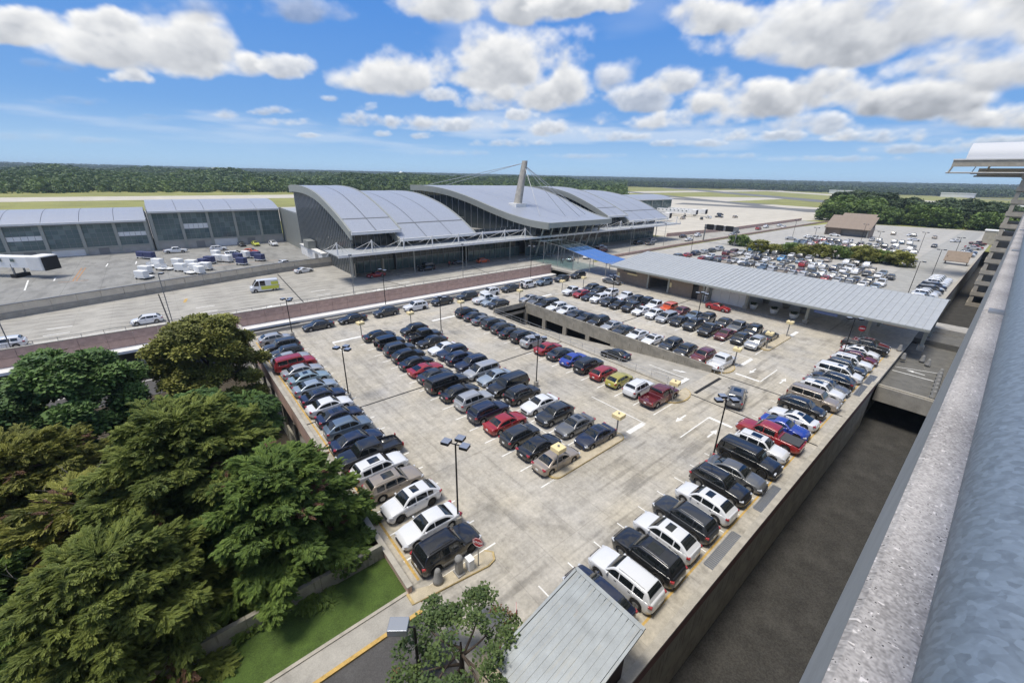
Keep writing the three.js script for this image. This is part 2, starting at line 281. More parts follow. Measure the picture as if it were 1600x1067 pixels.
// entrance drive, kerbs and verge at the near corner
struct('drive_bank', slab([[-21.2, -7.32], [-5.95, -7.32], [-5.95, 60], [-21.2, 60]], -0.02, 6.4), M.soil);
struct('drive', flat([[-16.1, -7.3], [-6, -7.3], [-6, 60], [-16.1, 60]], -0.014), M.asphalt);
struct('verge', flat([[-21.2, -7.4], [-17.7, -7.4], [-17.7, 60], [-21.2, 60]], 0.02), M.grass);
struct('footpath', slab([[-17.7, -7.4], [-16.35, -7.4], [-16.35, 60], [-17.7, 60]], 0.06, 0.1), M.concrete);
struct('kerb', slab([[-17.9, -7.2], [-17.7, -7.2], [-17.7, 60], [-17.9, 60]], 0.14, 0.2), M.kerb);
struct('yellow_kerb', slab([[-16.35, -7.2], [-16.12, -7.2], [-16.12, 60], [-16.35, 60]], 0.10, 0.14), M.yellow);

// the elevated road in front of the terminal
const NEAR = [[-84.2, 90], [-84.2, 40], [-84.2, -9], [-84.2, -30], [-84.2, -48], [-84.2, -86.2]];
const FAR = [[-98, 90], [-106.5, 24], [-113.7, 1], [-120.5, -23], [-123, -43]];
const NEAR2 = [[-84.0, -106], [-85.4, -160], [-85.6, -235], [-85.8, -352]];
struct('road', slab([...NEAR, ...NEAR2, [-100, -352], [-106, -182], [-106.4, -43.5], ...FAR.slice().reverse()], 0, 0.9), M.roadConcrete);
struct('lower_road', flat([[-104, 90], [-74.5, 90], [-74.5, -104], [-104, -104]], FLOOR + 0.03), M.asphalt);
struct('lower_pavement', slab([[-104, 90], [-88.5, 90], [-88.5, -6], [-104, -6]], FLOOR + 0.17, 0.15), M.concrete);
struct('lower_lane_line', flat([[-80.9, 90], [-80.65, 90], [-80.65, -10], [-80.9, -10]], FLOOR + 0.04), M.paint);
struct('apron', flat([[-99, 92], [-107, 24.3], [-114.2, 1.2], [-121, -22.8], [-123.4, -42], [-150, -42], [-176, -38], [-330, -38], [-330, 200], [-99, 200]], -0.03), M.apron);
struct('pale_apron', flat([[-107, -182], [-92, -240], [-100, -352], [-74, -420], [-120, -560], [-420, -620], [-520, -330], [-330, -182]], -0.03), M.paleApron);
struct('taxiway', flat([[-250, 300], [-350, 300], [-365, -700], [-262, -900]], -0.05), M.paleApron);
struct('runway', flat([[-455, 700], [-520, 700], [-640, -2600], [-560, -2600]], -0.045), M.paleApron);
for (const [x0, z0, x1, z1, w, mt] of [[-120, -470, -700, -900, 26, M.runway], [-60, -640, -900, -1500, 60, M.runway], [-200, -560, -640, -640, 40, M.runway], [0, -900, -1200, -2300, 70, M.paleApron], [200, -1100, -700, -2500, 40, M.runway], [-75, -520, -260, -470, 40, M.runway]]) {
  const a = Math.atan2(z1 - z0, x1 - x0), nx = -Math.sin(a) * w / 2, nz = Math.cos(a) * w / 2;
  struct('taxi_strip', flat([[x0 + nx, z0 + nz], [x1 + nx, z1 + nz], [x1 - nx, z1 - nz], [x0 - nx, z0 - nz]], -0.02 + rnd() * 0.012), mt);
}
struct('far_lot', flat([[-84, -106.2], [-5.9, -106.2], [-5.9, -384], [-62, -366], [-80, -345], [-85, -300], [-84, -112]], -0.02), mottled([0.40, 0.385, 0.35], 0.25, 0.08, 12));
struct('far_drive', flat([[-20, -107], [-11.5, -107], [-11.5, -370], [-20, -370]], -0.012), mottled([0.34, 0.335, 0.31], 0.25, 0.1, 10));

// ---------------------------------------------------------------- markings on the deck
{
  const lines = [], thick = [];
  const PITCH = 2.665;
  const ln = (x0, x1, z0, z1) => lines.push(flat([[x0, z0], [x1, z0], [x1, z1], [x0, z1]], 0.004));
  for (let k = 0; k <= 20; k++) { const x = -17.4 - k * PITCH; if (x > -69) ln(x - 0.065, x + 0.065, -7.9, -13.7); }
  for (let k = 0; k <= 15; k++) { const x = -19.45 - k * PITCH; ln(x - 0.065, x + 0.065, -20.2, -32.1); }
  for (let k = 0; k <= 16; k++) { const x = -20.0 - k * PITCH; ln(x - 0.065, x + 0.065, -38.1, -44.4); ln(x - 0.065, x + 0.065, -54.8, -60.2); ln(x - 0.065, x + 0.065, -65.9, -77.9); }
  for (let k = 0; k <= 26; k++) { const z = -13.8 - k * 2.76; ln(-7.4, -13.0, z - 0.05, z + 0.05); }
  // painted ends of the rows
  ln(-19.45, -19.35, -21.1, -31.3); ln(-60, -20, -26.25, -26.15); ln(-62.5, -20, -71.9, -71.8);
  for (const [x0, x1, z0, z1] of [[-19.95, -19.42, -32.9, -35.7], [-22.5, -21.95, -46.5, -49.9], [-19.85, -19.4, -60.3, -63.8], [-63.2, -62.6, -17.2, -21.6], [-63.2, -62.6, -34.6, -39.8], [-63.4, -62.8, -60.2, -65.2], [-19.85, -19.3, -79.4, -83.1], [-13.3, -15.85, -42.4, -42.8], [-15.9, -19, -56.5, -56.9]]) thick.push(flat([[x0, z0], [x1, z0], [x1, z1], [x0, z1]], 0.005));
  ln(-19.5, -27, -35.8, -35.92); ln(-22.5, -28, -49.6, -49.72); ln(-15.9, -15.78, -36.5, -42.6); ln(-15.86, -15.74, -56.7, -62.6); ln(-19.7, -27, -63.9, -64.02); ln(-58, -63, -17.2, -17.1); ln(-58, -63, -39.7, -39.8);
  struct('stall_lines', join(lines), M.paint);
  struct('stop_bars', join(thick), M.paint);
  const arrow = (x, z, turn, s = 1) => { const pts = [[-0.09, 1.1], [0.09, 1.1], [0.09, -0.1], [0.34, -0.1], [0, -1.1], [-0.34, -0.1], [-0.09, -0.1]].map(([a, b]) => { a *= s; b *= s; const c = Math.cos(turn), d = Math.sin(turn); return [x + a * c + b * d, z - a * d + b * c]; }); struct('lane_arrow', flat(pts, 0.005), M.paint); };
  arrow(-17.7, -39.9, Math.PI); arrow(-14.1, -39.8, 0); arrow(-17.8, -59.4, Math.PI); arrow(-14.0, -59.4, 0);
  const joints = [];
  const jt = (x0, z0, x1, z1, w = 0.2) => { const a = Math.atan2(z1 - z0, x1 - x0), nx = -Math.sin(a) * w / 2, nz = Math.cos(a) * w / 2; joints.push(flat([[x0 + nx, z0 + nz], [x1 + nx, z1 + nz], [x1 - nx, z1 - nz], [x0 - nx, z0 - nz]], 0.007)); };
  jt(-41.5, -7.5, -41.6, -46.1, 0.22); jt(-41.6, -54.4, -41.7, -88, 0.22); jt(-21.2, -46.05, -6.4, -46.05); jt(-22.5, -54.4, -6.4, -54.9); jt(-72.6, -12.9, -72.6, -86, 0.12);
  jt(-19.6, -46.7, -19.6 + 0.02, -53.5, 0.42);
  struct('expansion_joints', join(joints), M.rubber);
  const yl = [];
  for (const [z0, z1] of [[-13.6, -60], [-63, -86]]) yl.push(flat([[-7.36, z0], [-7.22, z0], [-7.22, z1], [-7.36, z1]], 0.006));
  yl.push(flat([[-70, -7.95], [-18.2, -7.95], [-18.2, -8.12], [-70, -8.12]], 0.006));
  struct('yellow_lines', join(yl), M.yellow);
  // the elevated road
  const rl = [];
  const off = (pts, d) => pts.map(([x, z]) => [x - d, z]);
  const ribbon = (pts, w, dash) => along(pts, dash ? 9 : 4).forEach(([x, z, a, L], i) => { if (dash && i % 2) return; const h = (dash ? 3 : L) / 2, c = Math.cos(a), s = -Math.sin(a), nx = -s * w / 2, nz = c * w / 2; rl.push(flat([[x - c * h + nx, z - s * h + nz], [x + c * h + nx, z + s * h + nz], [x + c * h - nx, z + s * h - nz], [x - c * h - nx, z - s * h - nz]], 0.004)); });
  ribbon(off(NEAR, 4.4), 0.28, false); ribbon(off(NEAR, 7.8), 0.25, true); ribbon(off(NEAR, 0.8), 0.2, false); ribbon(off(NEAR, 11.6), 0.25, true);
  ribbon([[-90, -112], [-93, -160], [-93, -340]], 0.14, true);
  struct('road_lines', join(rl), M.paint);
  const ra = (x, z, turn, s) => { const pts = [[-0.14, 2.6], [0.14, 2.6], [0.14, 0.2], [0.6, 0.2], [0, -1.6], [-0.6, 0.2], [-0.14, 0.2]].map(([a, b]) => { a *= s; b *= s; const c = Math.cos(turn), d = Math.sin(turn); return [x + a * c + b * d, z - a * d + b * c]; }); struct('road_arrow', flat(pts, 0.005), M.paint); };
  ra(-86.6, 7.5, Math.PI, 1.3); ra(-88.8, -14, Math.PI, 1.1); ra(-88.8, -36, Math.PI, 1.2);
  const js = [];
  for (const [x0, z0, x1, z1] of [[-84.6, 1.5, -112, 2.5], [-84.6, -19.5, -118.5, -21.5], [-84.6, -43, -99, -40], [-84.6, -66, -99, -68]]) { const a = Math.atan2(z1 - z0, x1 - x0), nx = -Math.sin(a) * 0.11, nz = Math.cos(a) * 0.11; js.push(flat([[x0 + nx, z0 + nz], [x1 + nx, z1 + nz], [x1 - nx, z1 - nz], [x0 - nx, z0 - nz]], 0.006)); }
  struct('road_joints', join(js), M.rubber);
  const yb = [[-104.5, -2, 0.5, 3]].map(([x, z, w, l]) => flat([[x, z], [x + l, z + 0.5], [x + l, z + 0.5 + w], [x, z + w]], 0.005));
  struct('road_yellow_bar', join(yb), M.yellow);
  const ap = [];
  for (const [x0, z0, x1, z1] of [[-154, 16.2, -136.5, 16.6], [-154, 16.9, -136.5, 17.2], [-135.8, 14.6, -136.4, 19.6], [-139, -5, -139, -26]]) { const a = Math.atan2(z1 - z0, x1 - x0), nx = -Math.sin(a) * 0.14, nz = Math.cos(a) * 0.14; ap.push(flat([[x0 + nx, z0 + nz], [x1 + nx, z1 + nz], [x1 - nx, z1 - nz], [x0 - nx, z0 - nz]], -0.022)); }
  struct('apron_lines', join(ap), mottled([0.40, 0.23, 0.12], 0.3, 0.2, 2));
  const aw = [[-131, 24, -143, 25], [-139, 20.5, -143, 20.6], [-158, 12, -153, 12.2], [-158, 6, -153, 6.2]].map(([a, b, c, d]) => { const t = Math.atan2(d - b, c - a), nx = -Math.sin(t) * 0.14, nz = Math.cos(t) * 0.14; return flat([[a + nx, b + nz], [c + nx, d + nz], [c - nx, d - nz], [a - nx, b - nz]], -0.022); });
  struct('apron_white_lines', join(aw), M.paint);
}
// ---------------------------------------------------------------- walls of the car park
{
  const g = thing('edge_wall', 'long stained concrete wall with maroon cap along the dark service lane', 'wall', [-6, FLOOR, -8]);
  const t = (z0, z1) => { for (let z = z0; z > z1; z -= 6.1) { const e = Math.max(z1, z - 6.1); part('wall_panel', bb(-6.18, -5.92, FLOOR, -0.78, z - 0.01, e + 0.01), M.wallConcrete, g); part('maroon_band', bb(-6.2, -5.86, -0.78, 0.12, z - 0.008, e + 0.008), M.maroon, g); part('coping', bb(-6.32, -5.84, 0.12, 0.3, z - 0.006, e + 0.006), M.kerb, g); } };
  t(-7.3, -68.3); t(-112.5, -258);
  const h = thing('boundary_wall', 'brown panelled wall along the tree side of the car park', 'wall', [-45, FLOOR, -7.2]);
  for (let x = -17.6; x > -72.8; x -= 5.52) { part('wall_panel', bb(x - 0.02, x - 5.5, -1.5, 0.62, -7.28, -7.04), M.pink, h); part('coping', bb(x - 0.01, x - 5.51, 0.62, 0.72, -7.34, -6.98), M.kerb, h); part('column', bb(x - 0.25, x + 0.25, FLOOR, -1.5, -7.25, -6.95), M.wallConcrete, h); part('spandrel', bb(x - 0.3, x - 5.2, FLOOR, -4.4, -7.2, -7.0), M.wallConcrete, h); }
  const r = thing('retaining_wall', 'low grey concrete retaining wall between grass verge and trees', 'wall', [-21.3, 0, 0]);
  for (let z = -7.0; z < 40; z += 4) part('wall_panel', bb(-21.5, -21.22, FLOOR, 1.15, z + 0.01, z + 3.99), M.wallConcrete, r);
  // far edge of the deck, parapet above the lower road
  const k = thing('deck_parapet', 'low concrete parapet along the far edge behind the parallel cars', 'wall', [-73.2, -0.6, -8]);
  struct('service_strip', slab([[-73.4, -17], [-84, -17], [-84, -86], [-73.4, -86]], -2.1, 0.4), M.concrete);
  for (let z = -7.4; z > -86; z -= 6.05) { part('parapet_panel', bb(-73.45, -73.05, -1.6, 0.55, z, z - 6.03), M.concrete, k); part('ledge', bb(-75.6, -73.46, -1.5, -1.25, z, z - 6.04), M.beige, k); }
}
// the ramp: side wall with openings, end wall, low wall with rail
{
  const g = thing('ramp_wall', 'tall weathered concrete wall with dark openings beside the ramp', 'wall', [-40, -3, -54.4]);
  for (let i = 0; i < 7; i++) { const x1 = -21.2 - i * 5.47, x0 = x1 - 5.45; part('upper_panel', bb(x0, x1, -1.25, 0.95, -54.42, -54.16), M.rampWall, g); if (i < 3) part('lower_panel', bb(x0, x1, -4.6, -1.25, -54.42, -54.2), M.rampWall, g); }
  for (let i = 3; i < 8; i++) part('column', bb(-21.2 - i * 5.47 - 0.42, -21.2 - i * 5.47 + 0.42, FLOOR, -1.25, -54.5, -54.12), M.rampWall, g);
  for (let i = 3; i < 7; i++) part('sill', bb(-21.2 - i * 5.47 - 5.0, -21.2 - i * 5.47 - 0.45, FLOOR, -2.5 - (i - 3) * 0.42, -54.4, -54.2), M.rampWall, g);
  const e = thing('ramp_end_wall', 'short concrete wall closing the far end of the ramp opening', 'wall', [-59.6, -1, -50]);
  part('upper_panel', bb(-59.75, -59.5, -1.15, 0.95, -46.1, -54.1), M.rampWall, e); part('column', bb(-59.9, -59.4, FLOOR, -1.15, -46, -46.5), M.rampWall, e);
  const l = thing('ramp_kerb_wall', 'low concrete kerb wall with metal rail on the near side of the ramp', 'railing', [-40, 0, -46]);
  for (let i = 0; i < 7; i++) { const x1 = -22.5 - i * 5.3; part('kerb_block', bb(x1 - 5.28, x1, -4.5, 0.18, -46.2, -45.92), M.kerb, l); }
  for (let x = -23; x > -59; x -= 2.4) part('post', cyl(0.025, 0.025, 1.0, x, 0.15, -46.05, 6), M.steel, l);
  for (const y of [0.62, 1.12]) part('rail', rod([-22.6, y, -46.05], [-59.3, y, -46.05], 0.025), M.steel, l);
}
// steel drain gratings beside the wall
for (const [z0, z1, label] of [[-23.8, -28.2, 'steel drain grating nearest the booth beside the wall row'], [-32.0, -36.2, 'steel drain grating beside the grey sedan near the wall'], [-62.4, -66.6, 'steel drain grating in the walkway beside the white minivan'], [-67.4, -71.4, 'steel drain grating next to the ramp into the garage']]) {
  const g = thing('drain_grating', label, 'grating', [-6.65, 0.01, (z0 + z1) / 2], 0, 'drain gratings along the wall');
  part('frame', join([bb(-7.07, -7.0, 0, 0.03, z0, z1), bb(-6.3, -6.24, 0, 0.03, z0, z1)]), M.greyMetal, g);
  for (let k = 0; k <= 24; k++) { const z = mix(z0, z1, k / 24); part('bar', bb(-7.0, -6.3, 0.008, 0.028, z - 0.062, z + 0.062), M.grate ??= std([0.20, 0.215, 0.235], 0.5, 0.5), g); }
}
// traffic islands with yellow kerbs
function island(pts, label, yellow) {
  const c = pts.reduce((a, p) => [a[0] + p[0] / pts.length, a[1] + p[1] / pts.length], [0, 0]);
  const g = thing('traffic_island', label, 'island', [c[0], 0, c[1]]);
  const sh = (grow) => pts.map(([x, z]) => { const d = Math.hypot(x - c[0], z - c[1]); return [x + (x - c[0]) / d * grow, z + (z - c[1]) / d * grow]; });
  part('kerb', slab(sh(0), 0.13, 0.14), yellow ? (M.fadedYellow ??= mottled([0.47, 0.36, 0.17], 0.4, 0.25, 1.5)) : M.kerb, g);
  part('top', slab(sh(-0.16), 0.15, 0.05), M.islandTop ??= mottled([0.46, 0.40, 0.29], 0.25, 0.12, 3), g);
}
const capsule = (x, z0, z1, w) => { const p = []; for (let k = 0; k <= 8; k++) { const a = Math.PI * k / 8; p.push([x + Math.cos(a) * w, z0 + Math.sin(a) * w]); } for (let k = 0; k <= 8; k++) { const a = Math.PI + Math.PI * k / 8; p.push([x + Math.cos(a) * w, z1 + Math.sin(a) * w]); } return p; };
island(capsule(-19.95, -22.4, -31.3, 0.75), 'narrow yellow-kerbed island at the end of the middle double row', true);
island([...Array(9)].map((_, k) => { const a = -0.5 * Math.PI + Math.PI * k / 8; return [-21.0 + Math.cos(a) * 1.7, -44.2 + Math.sin(a) * 2.6]; }), 'rounded island behind the maroon pickup at the foot of the ramp', true);
island([...Array(9)].map((_, k) => { const a = -0.5 * Math.PI + Math.PI * k / 8; return [-21.2 + Math.cos(a) * 1.8, -56.9 + Math.sin(a) * 2.5]; }), 'rounded island beside the white pickup at the ramp wall', true);
island(capsule(-19.95, -69.6, -78.7, 0.75), 'narrow yellow-kerbed island at the end of the far double row', true);
island([[-17.9, -6.9], [-16.85, -6.9], [-16.1, -12.2], [-16.25, -12.8], [-16.8, -13.1], [-17.3, -12.7], [-17.35, -8.2]].map((p) => p), 'entrance island with kiosk and bollards beside the black crossover', true);
island([[-11.9, -7.4], [-8.2, -7.4], [-8.2, -13.8], [-9.8, -14.4], [-11.4, -13.6], [-11.9, -12.6]], 'kerbed island under the booth roof', false);
solo('tactile_pad', flat([[-11.7, -12.5], [-10.9, -12.9], [-10.5, -12.1], [-11.3, -11.7]], 0.166), M.yellow, 'yellow square pad beside the booth roof corner', 'pad');

// signs on posts that name the rows
function rowSign(x, z, label, h = 2.75) {
  const g = thing('row_sign', label, 'sign', [x, 0, z], rnd() * 0.2, 'cream row signs');
  mesh('post', once('rsp', () => muv(cyl(0.075, 0.075, 2.75, 0, 0, 0, 8))), M.greyMetal, g);
  mesh('box', once('rsb', () => muv(new RoundedBoxGeometry(1.0, 0.42, 1.0, 2, 0.03).translate(0, 2.6, 0))), M.cream, g);
  mesh('cap', once('rsc', () => muv(cyl(0.1, 0.1, 0.14, 0, 2.8, 0, 8))), M.greyMetal, g);
}
[[-19.95, -22.6, 'cream row sign on the near end of the middle island'], [-19.95, -31.2, 'cream row sign on the far end of the middle island'], [-20.2, -42.3, 'cream row sign behind the maroon pickup'], [-20.2, -58.9, 'cream row sign beside the white pickup'], [-19.9, -69.8, 'cream row sign beside the silver SUV of the far double row'], [-19.9, -78.6, 'cream row sign nearest the entrance canopy'], [-61.9, -21.4, 'cream row sign at the far left end of the middle double row'], [-61.9, -30, 'cream row sign behind the black SUV at the far end of the middle row'], [-62.5, -40.6, 'cream row sign in front of the parked black SUVs near the parallel row'], [-62.3, -55, 'cream row sign beside the silver sedans beyond the ramp'], [-63, -68.5, 'cream row sign beside the white pickup near the pedestrian canopy'], [-62.6, -75.4, 'cream row sign nearest the pedestrian canopy']].forEach((a) => rowSign(...a));

// lamp posts of the car park: concrete base, pole and shoebox heads
function lampPost(x, z, label, heads, h = 6.2, turn = 0, base = 0.75, y = 0, pale = false) {
  const g = thing('lamp_post', label, 'lamp post', [x, y, z], turn, 'car park lamp posts');
  if (base) mesh('base', once('lb' + base, () => muv(cyl(0.3, 0.3, base, 0, 0, 0, 14))), M.concrete, g);
  mesh('pole', once('lp' + h, () => muv(cyl(0.075, 0.06, h, 0, 0, 0, 8))), pale ? M.greyMetal : M.blackMetal, g);
  const hd = once('lh', () => muv(new RoundedBoxGeometry(0.62, 0.22, 0.62, 2, 0.03)));
  const arm = once('la', () => muv(bx(0.5, 0.06, 0.06, 0.3, 0, 0)));
  for (let k = 0; k < heads; k++) {
    const a = k * Math.PI * 2 / Math.max(heads, 2) * (heads === 3 ? 0.75 : 1);
    const m = mesh('lamp_head', hd, M.blackMetal, g); m.position.set(Math.cos(a) * 0.72, h - 0.05, -Math.sin(a) * 0.72); m.rotation.y = a;
    const c = mesh('lid', once('ll', () => muv(bx(0.6, 0.02, 0.6, 0, 0.12, 0))), M.lampTop, m);
    const r = mesh('arm', arm, M.blackMetal, g); r.rotation.y = a; r.position.y = h - 0.05;
  }
}
[[-20.55, -12.6, 'three-headed lamp post behind the black crossover at the entrance', 3, 7.2, 0.5], [-44.1, -12.9, 'lamp post standing among the white and navy sedans of the left row', 3, 6.4, 0.6], [-69, -13, 'lamp post at the far end of the left row by the silver SUV', 3, 6.2, 0.4], [-56, -32.4, 'lamp post at the far end of the aisle behind the middle row', 3, 6.3, 1.1], [-33, -32.3, 'lamp post in the aisle beside the black SUV with tail to the camera', 3, 6.6, 1], [-12.1, -35.6, 'three-headed lamp post behind the black SUV of the wall row', 3, 6.4, 0.9], [-11.1, -74.1, 'lamp post beside the white cars near the entrance canopy', 2, 6.6, 0.6], [-31.3, -69.2, 'lamp post within the far double row beside the black SUV', 3, 6.6, 0.3], [-48.8, -68.2, 'lamp post beside the white SUV of the far double row', 3, 6.4, 0.4], [-77.4, -32.3, 'lamp post rising in front of the pink road wall behind the parallel cars', 2, 7, 0.2], [-78.6, -73, 'lamp post near the far end of the pink road wall', 2, 8, 0.2]].forEach(([x, z, l, n, h, t]) => lampPost(x, z, l, n, h, t, x < -75 ? 0 : 0.75));
[[-12.3, -136, 'lamp post beside the white cars in the far lot', 2], [-11.8, -168, 'lamp post on the drive of the far lot past the hedge', 2], [-22, -226, 'lamp post between rows at the back of the far lot', 2], [-11.5, -215, 'lamp post on the right edge of the far lot', 2], [-33, -212, 'lamp post beside the far row in front of the brown shelter', 2], [-44, -245, 'lamp post left of the brown shelter', 2], [-52, -205, 'lamp post above the hedge on the left', 2], [-46, -131, 'lamp post among the dense cars behind the entrance roof', 2], [-66, -132, 'lamp post near the road wall in the far lot', 2], [-70, -240, 'lamp post near the curved ramp', 2]].forEach(([x, z, l, n]) => lampPost(x, z, l, n, 8, 0.3, 0));
[[-84.9, 19, 'pale lamp post on the near edge of the road at far left'], [-84.9, 1.2, 'pale lamp post on the road behind the round tree'], [-84.9, -28.8, 'pale lamp post on the road in front of the terminal glass'], [-84.9, -56, 'pale lamp post on the road in front of the long canopy'], [-86, -92, 'pale lamp post at the pedestrian crossing'], [-84.5, -125, 'pale lamp post on the far stretch of the road'], [-86.5, -150, 'pale lamp post beside the far road lanes']].forEach(([x, z, l]) => lampPost(x, z, l, 1, 9, 2.6, 0, 0, true));

// entrance island: kiosk, cone bollards, stop signs
function bollard(x, z, label, y = 0.15) { const g = solo('cone_bollard', once('bol', () => muv(new THREE.LatheGeometry([[0, 0], [0.34, 0], [0.34, 0.22], [0.3, 0.3], [0.2, 0.95], [0.15, 1.06], [0.08, 1.12], [0, 1.13]].map(([a, b]) => new THREE.Vector2(a, b)), 16))), M.greyStone, label, 'bollard', 'cone-shaped concrete bollards'); g.position.set(x, y, z); }
M.greyStone = mottled([0.27, 0.265, 0.25], 0.2, 0.15, 2);
bollard(-17.2, -8.9, 'cone-shaped bollard behind the tail of the black crossover');
[[-6.3, -86.2, 'cone bollard at the corner of the wall behind the maroon sedan', 0], [-5.4, -84.2, 'cone bollard at the head of the garage ramp', -0.6], [-3.4, -86.5, 'left one of two cone bollards on the garage ramp', -0.9], [-2.6, -85.2, 'right one of two cone bollards on the garage ramp', -0.9]].forEach(([x, z, l, y]) => bollard(x, z, l, y));
for (let k = 0; k < 7; k++) bollard(-0.9 + k * 0.06, -82 + k * 1.7, 'cone bollard in the line along the garage edge, ' + ORD[k] + ' from the camera', -0.95);
{
  const g = thing('ticket_kiosk', 'grey and white ticket machine on the entrance island', 'kiosk', [-16.9, 0.15, -10.3]);
  mesh('cabinet', muv(new RoundedBoxGeometry(0.45, 1.25, 0.4, 2, 0.05).translate(0, 0.62, 0)), M.greyMetal, g);
  mesh('hood', muv(new THREE.SphereGeometry(0.28, 12, 8).translate(0, 1.22, 0)), M.greyStone, g);
  mesh('foot', muv(bx(0.7, 0.08, 0.55, 0, 0.04, 0)), M.greyStone, g);
  const b = thing('control_box', 'small white control box beside the ticket machine', 'box', [-16.75, 0.15, -11.05]);
  mesh('cabinet', muv(new RoundedBoxGeometry(0.5, 0.85, 0.42, 2, 0.03).translate(0, 0.42, 0)), M.white, b); mesh('lid', muv(bx(0.54, 0.05, 0.46, 0, 0.87, 0)), M.white, b);
}
const font = await new FontLoader().loadAsync('fonts/droid/droid_sans_bold.typeface.json');
function text(s, size, mat, parent, x, y, z, ry = 0) { const g = new TextGeometry(s, { font, size, depth: 0.006, curveSegments: 3 }); g.computeBoundingBox(); const c = g.boundingBox; g.translate(-(c.max.x + c.min.x) / 2, -(c.max.y + c.min.y) / 2, 0); const m = mesh('lettering', muv(g), mat, parent); m.position.set(x, y, z); m.rotation.y = ry; return m; }
function stopSign(x, z, turn, label, h = 2.1, y = 0.15) {
  const g = thing('stop_sign', label, 'sign', [x, y, z], turn);
  mesh('post', muv(cyl(0.04, 0.04, h, 0, 0, 0, 6)), M.greyMetal, g);
  const o = new THREE.CylinderGeometry(0.4, 0.4, 0.02, 8); o.rotateY(Math.PI / 8); o.rotateX(Math.PI / 2); o.translate(0, h, 0.05); mesh('plate', muv(o), M.red, g);
  const r = new THREE.TorusGeometry(0.37, 0.012, 4, 8); r.rotateZ(Math.PI / 8); r.translate(0, h, 0.062); mesh('border', muv(r), M.white, g);
  text('STOP', 0.2, M.white, g, 0, h, 0.061);
}
stopSign(-16.55, -11.6, 0.55, 'red stop sign on the entrance island beside the black crossover');
stopSign(-11.6, -10.7, -0.7, 'red stop sign beside the booth roof', 1.9);
{
  const g = thing('no_entry_sign', 'round red no-entry sign under the entrance canopy', 'sign', [-11.6, 0, -86.2], 0.35);
  mesh('post', muv(cyl(0.04, 0.04, 2.4, 0, 0, 0, 6)), M.greyMetal, g);
  const d = new THREE.CylinderGeometry(0.5, 0.5, 0.03, 20); d.rotateX(Math.PI / 2); d.translate(0, 2.3, 0.06); mesh('disc', muv(d), M.red, g); mesh('bar', muv(bx(0.7, 0.16, 0.01, 0, 2.3, 0.082)), M.white, g);
}
// barrier trestle at the ramp
{ const g = thing('barricade', 'white folding barricade at the head of the ramp wall', 'barricade', [-20.6, 0.02, -54.9], 0.5); for (const s of [-0.45, 0.45]) for (const t of [-1, 1]) mesh('leg', muv(rod([s, 0, t * 0.3], [s, 1.05, 0], 0.045)), M.white, g); mesh('board', muv(bx(1.3, 0.28, 0.05, 0, 0.85, 0.1)), M.white, g); mesh('board', muv(bx(1.3, 0.2, 0.05, 0, 0.45, 0.2)), M.white, g); }

// ticket booth with standing-seam roof at the bottom edge; the roof falls towards the camera side
{
  const g = thing('ticket_booth', 'brown ticket booth under a pale standing-seam metal roof', 'booth', [-8.1, 0, -10.8]);
  M.boothWall = mottled([0.075, 0.05, 0.042], 0.2, 0.1, 2, 0.7);
  const N = 12, xa = -10.16, xb = -6.02, z0 = -13.85, z1 = -7.9, y0 = 4.02, y1 = 2.5, ang = Math.atan2(y0 - y1, z1 - z0), len = Math.hypot(z1 - z0, y0 - y1), cy = (y0 + y1) / 2, cz = (z0 + z1) / 2;
  const tilted = (w, h, l, x, dy, dz = 0) => { const q = bx(w, h, l, 0, dy, dz); q.rotateX(ang); q.translate(x, cy, cz); return q; };
  for (let k = 0; k < N; k++) {
    const a = mix(xa, xb, k / N), b = mix(xa, xb, (k + 1) / N);
    part('roof_panel', tilted(b - a - 0.03, 0.06, len, (a + b) / 2, (rnd() - 0.5) * 0.008), M.boothRoof, g);
    if (k) part('seam', tilted(0.026, 0.1, len - 0.3, a, 0.0, 0.12), M.boothRoof, g);
  }
  part('edge_trim', tilted(xb - xa + 0.3, 0.13, 0.22, (xa + xb) / 2, 0, -len / 2 - 0.06), M.boothRoof, g);
  for (const x of [xa - 0.09, xb + 0.09]) part('edge_trim', tilted(0.14, 0.13, len, x, 0), M.boothRoof, g);
  part('soffit', tilted(xb - xa, 0.05, len - 0.1, (xa + xb) / 2, -0.12), M.fascia, g);
  for (let k = 0; k < 4; k++) { const za = -13.5 + k * 1.4, zb = za + 1.37, top = (z) => mix(y0, y1, (z - z0) / (z1 - z0)) - 0.2; const sh = new THREE.Shape(); sh.moveTo(-za, 0.05); sh.lineTo(-za, top(za)); sh.lineTo(-zb, top(zb)); sh.lineTo(-zb, 0.05); sh.closePath(); const q = new THREE.ExtrudeGeometry(sh, { depth: 0.1, bevelEnabled: false }); q.rotateY(Math.PI / 2); q.translate(-6.5, 0, 0); part('cladding_panel', q, M.boothWall, g); const q2 = q.clone(); q2.translate(-3.0, 0, 0); part('cladding_panel', q2, M.boothWall, g); }
  part('front_wall', bb(-9.4, -6.5, 0.15, 1.1, -12.5, -12.4), M.boothWall, g); part('front_wall', bb(-9.4, -6.5, 2.5, 3.3, -12.5, -12.4), M.boothWall, g); part('window', bb(-9.35, -6.55, 1.1, 2.5, -12.47, -12.43), M.darkGlass, g);
}
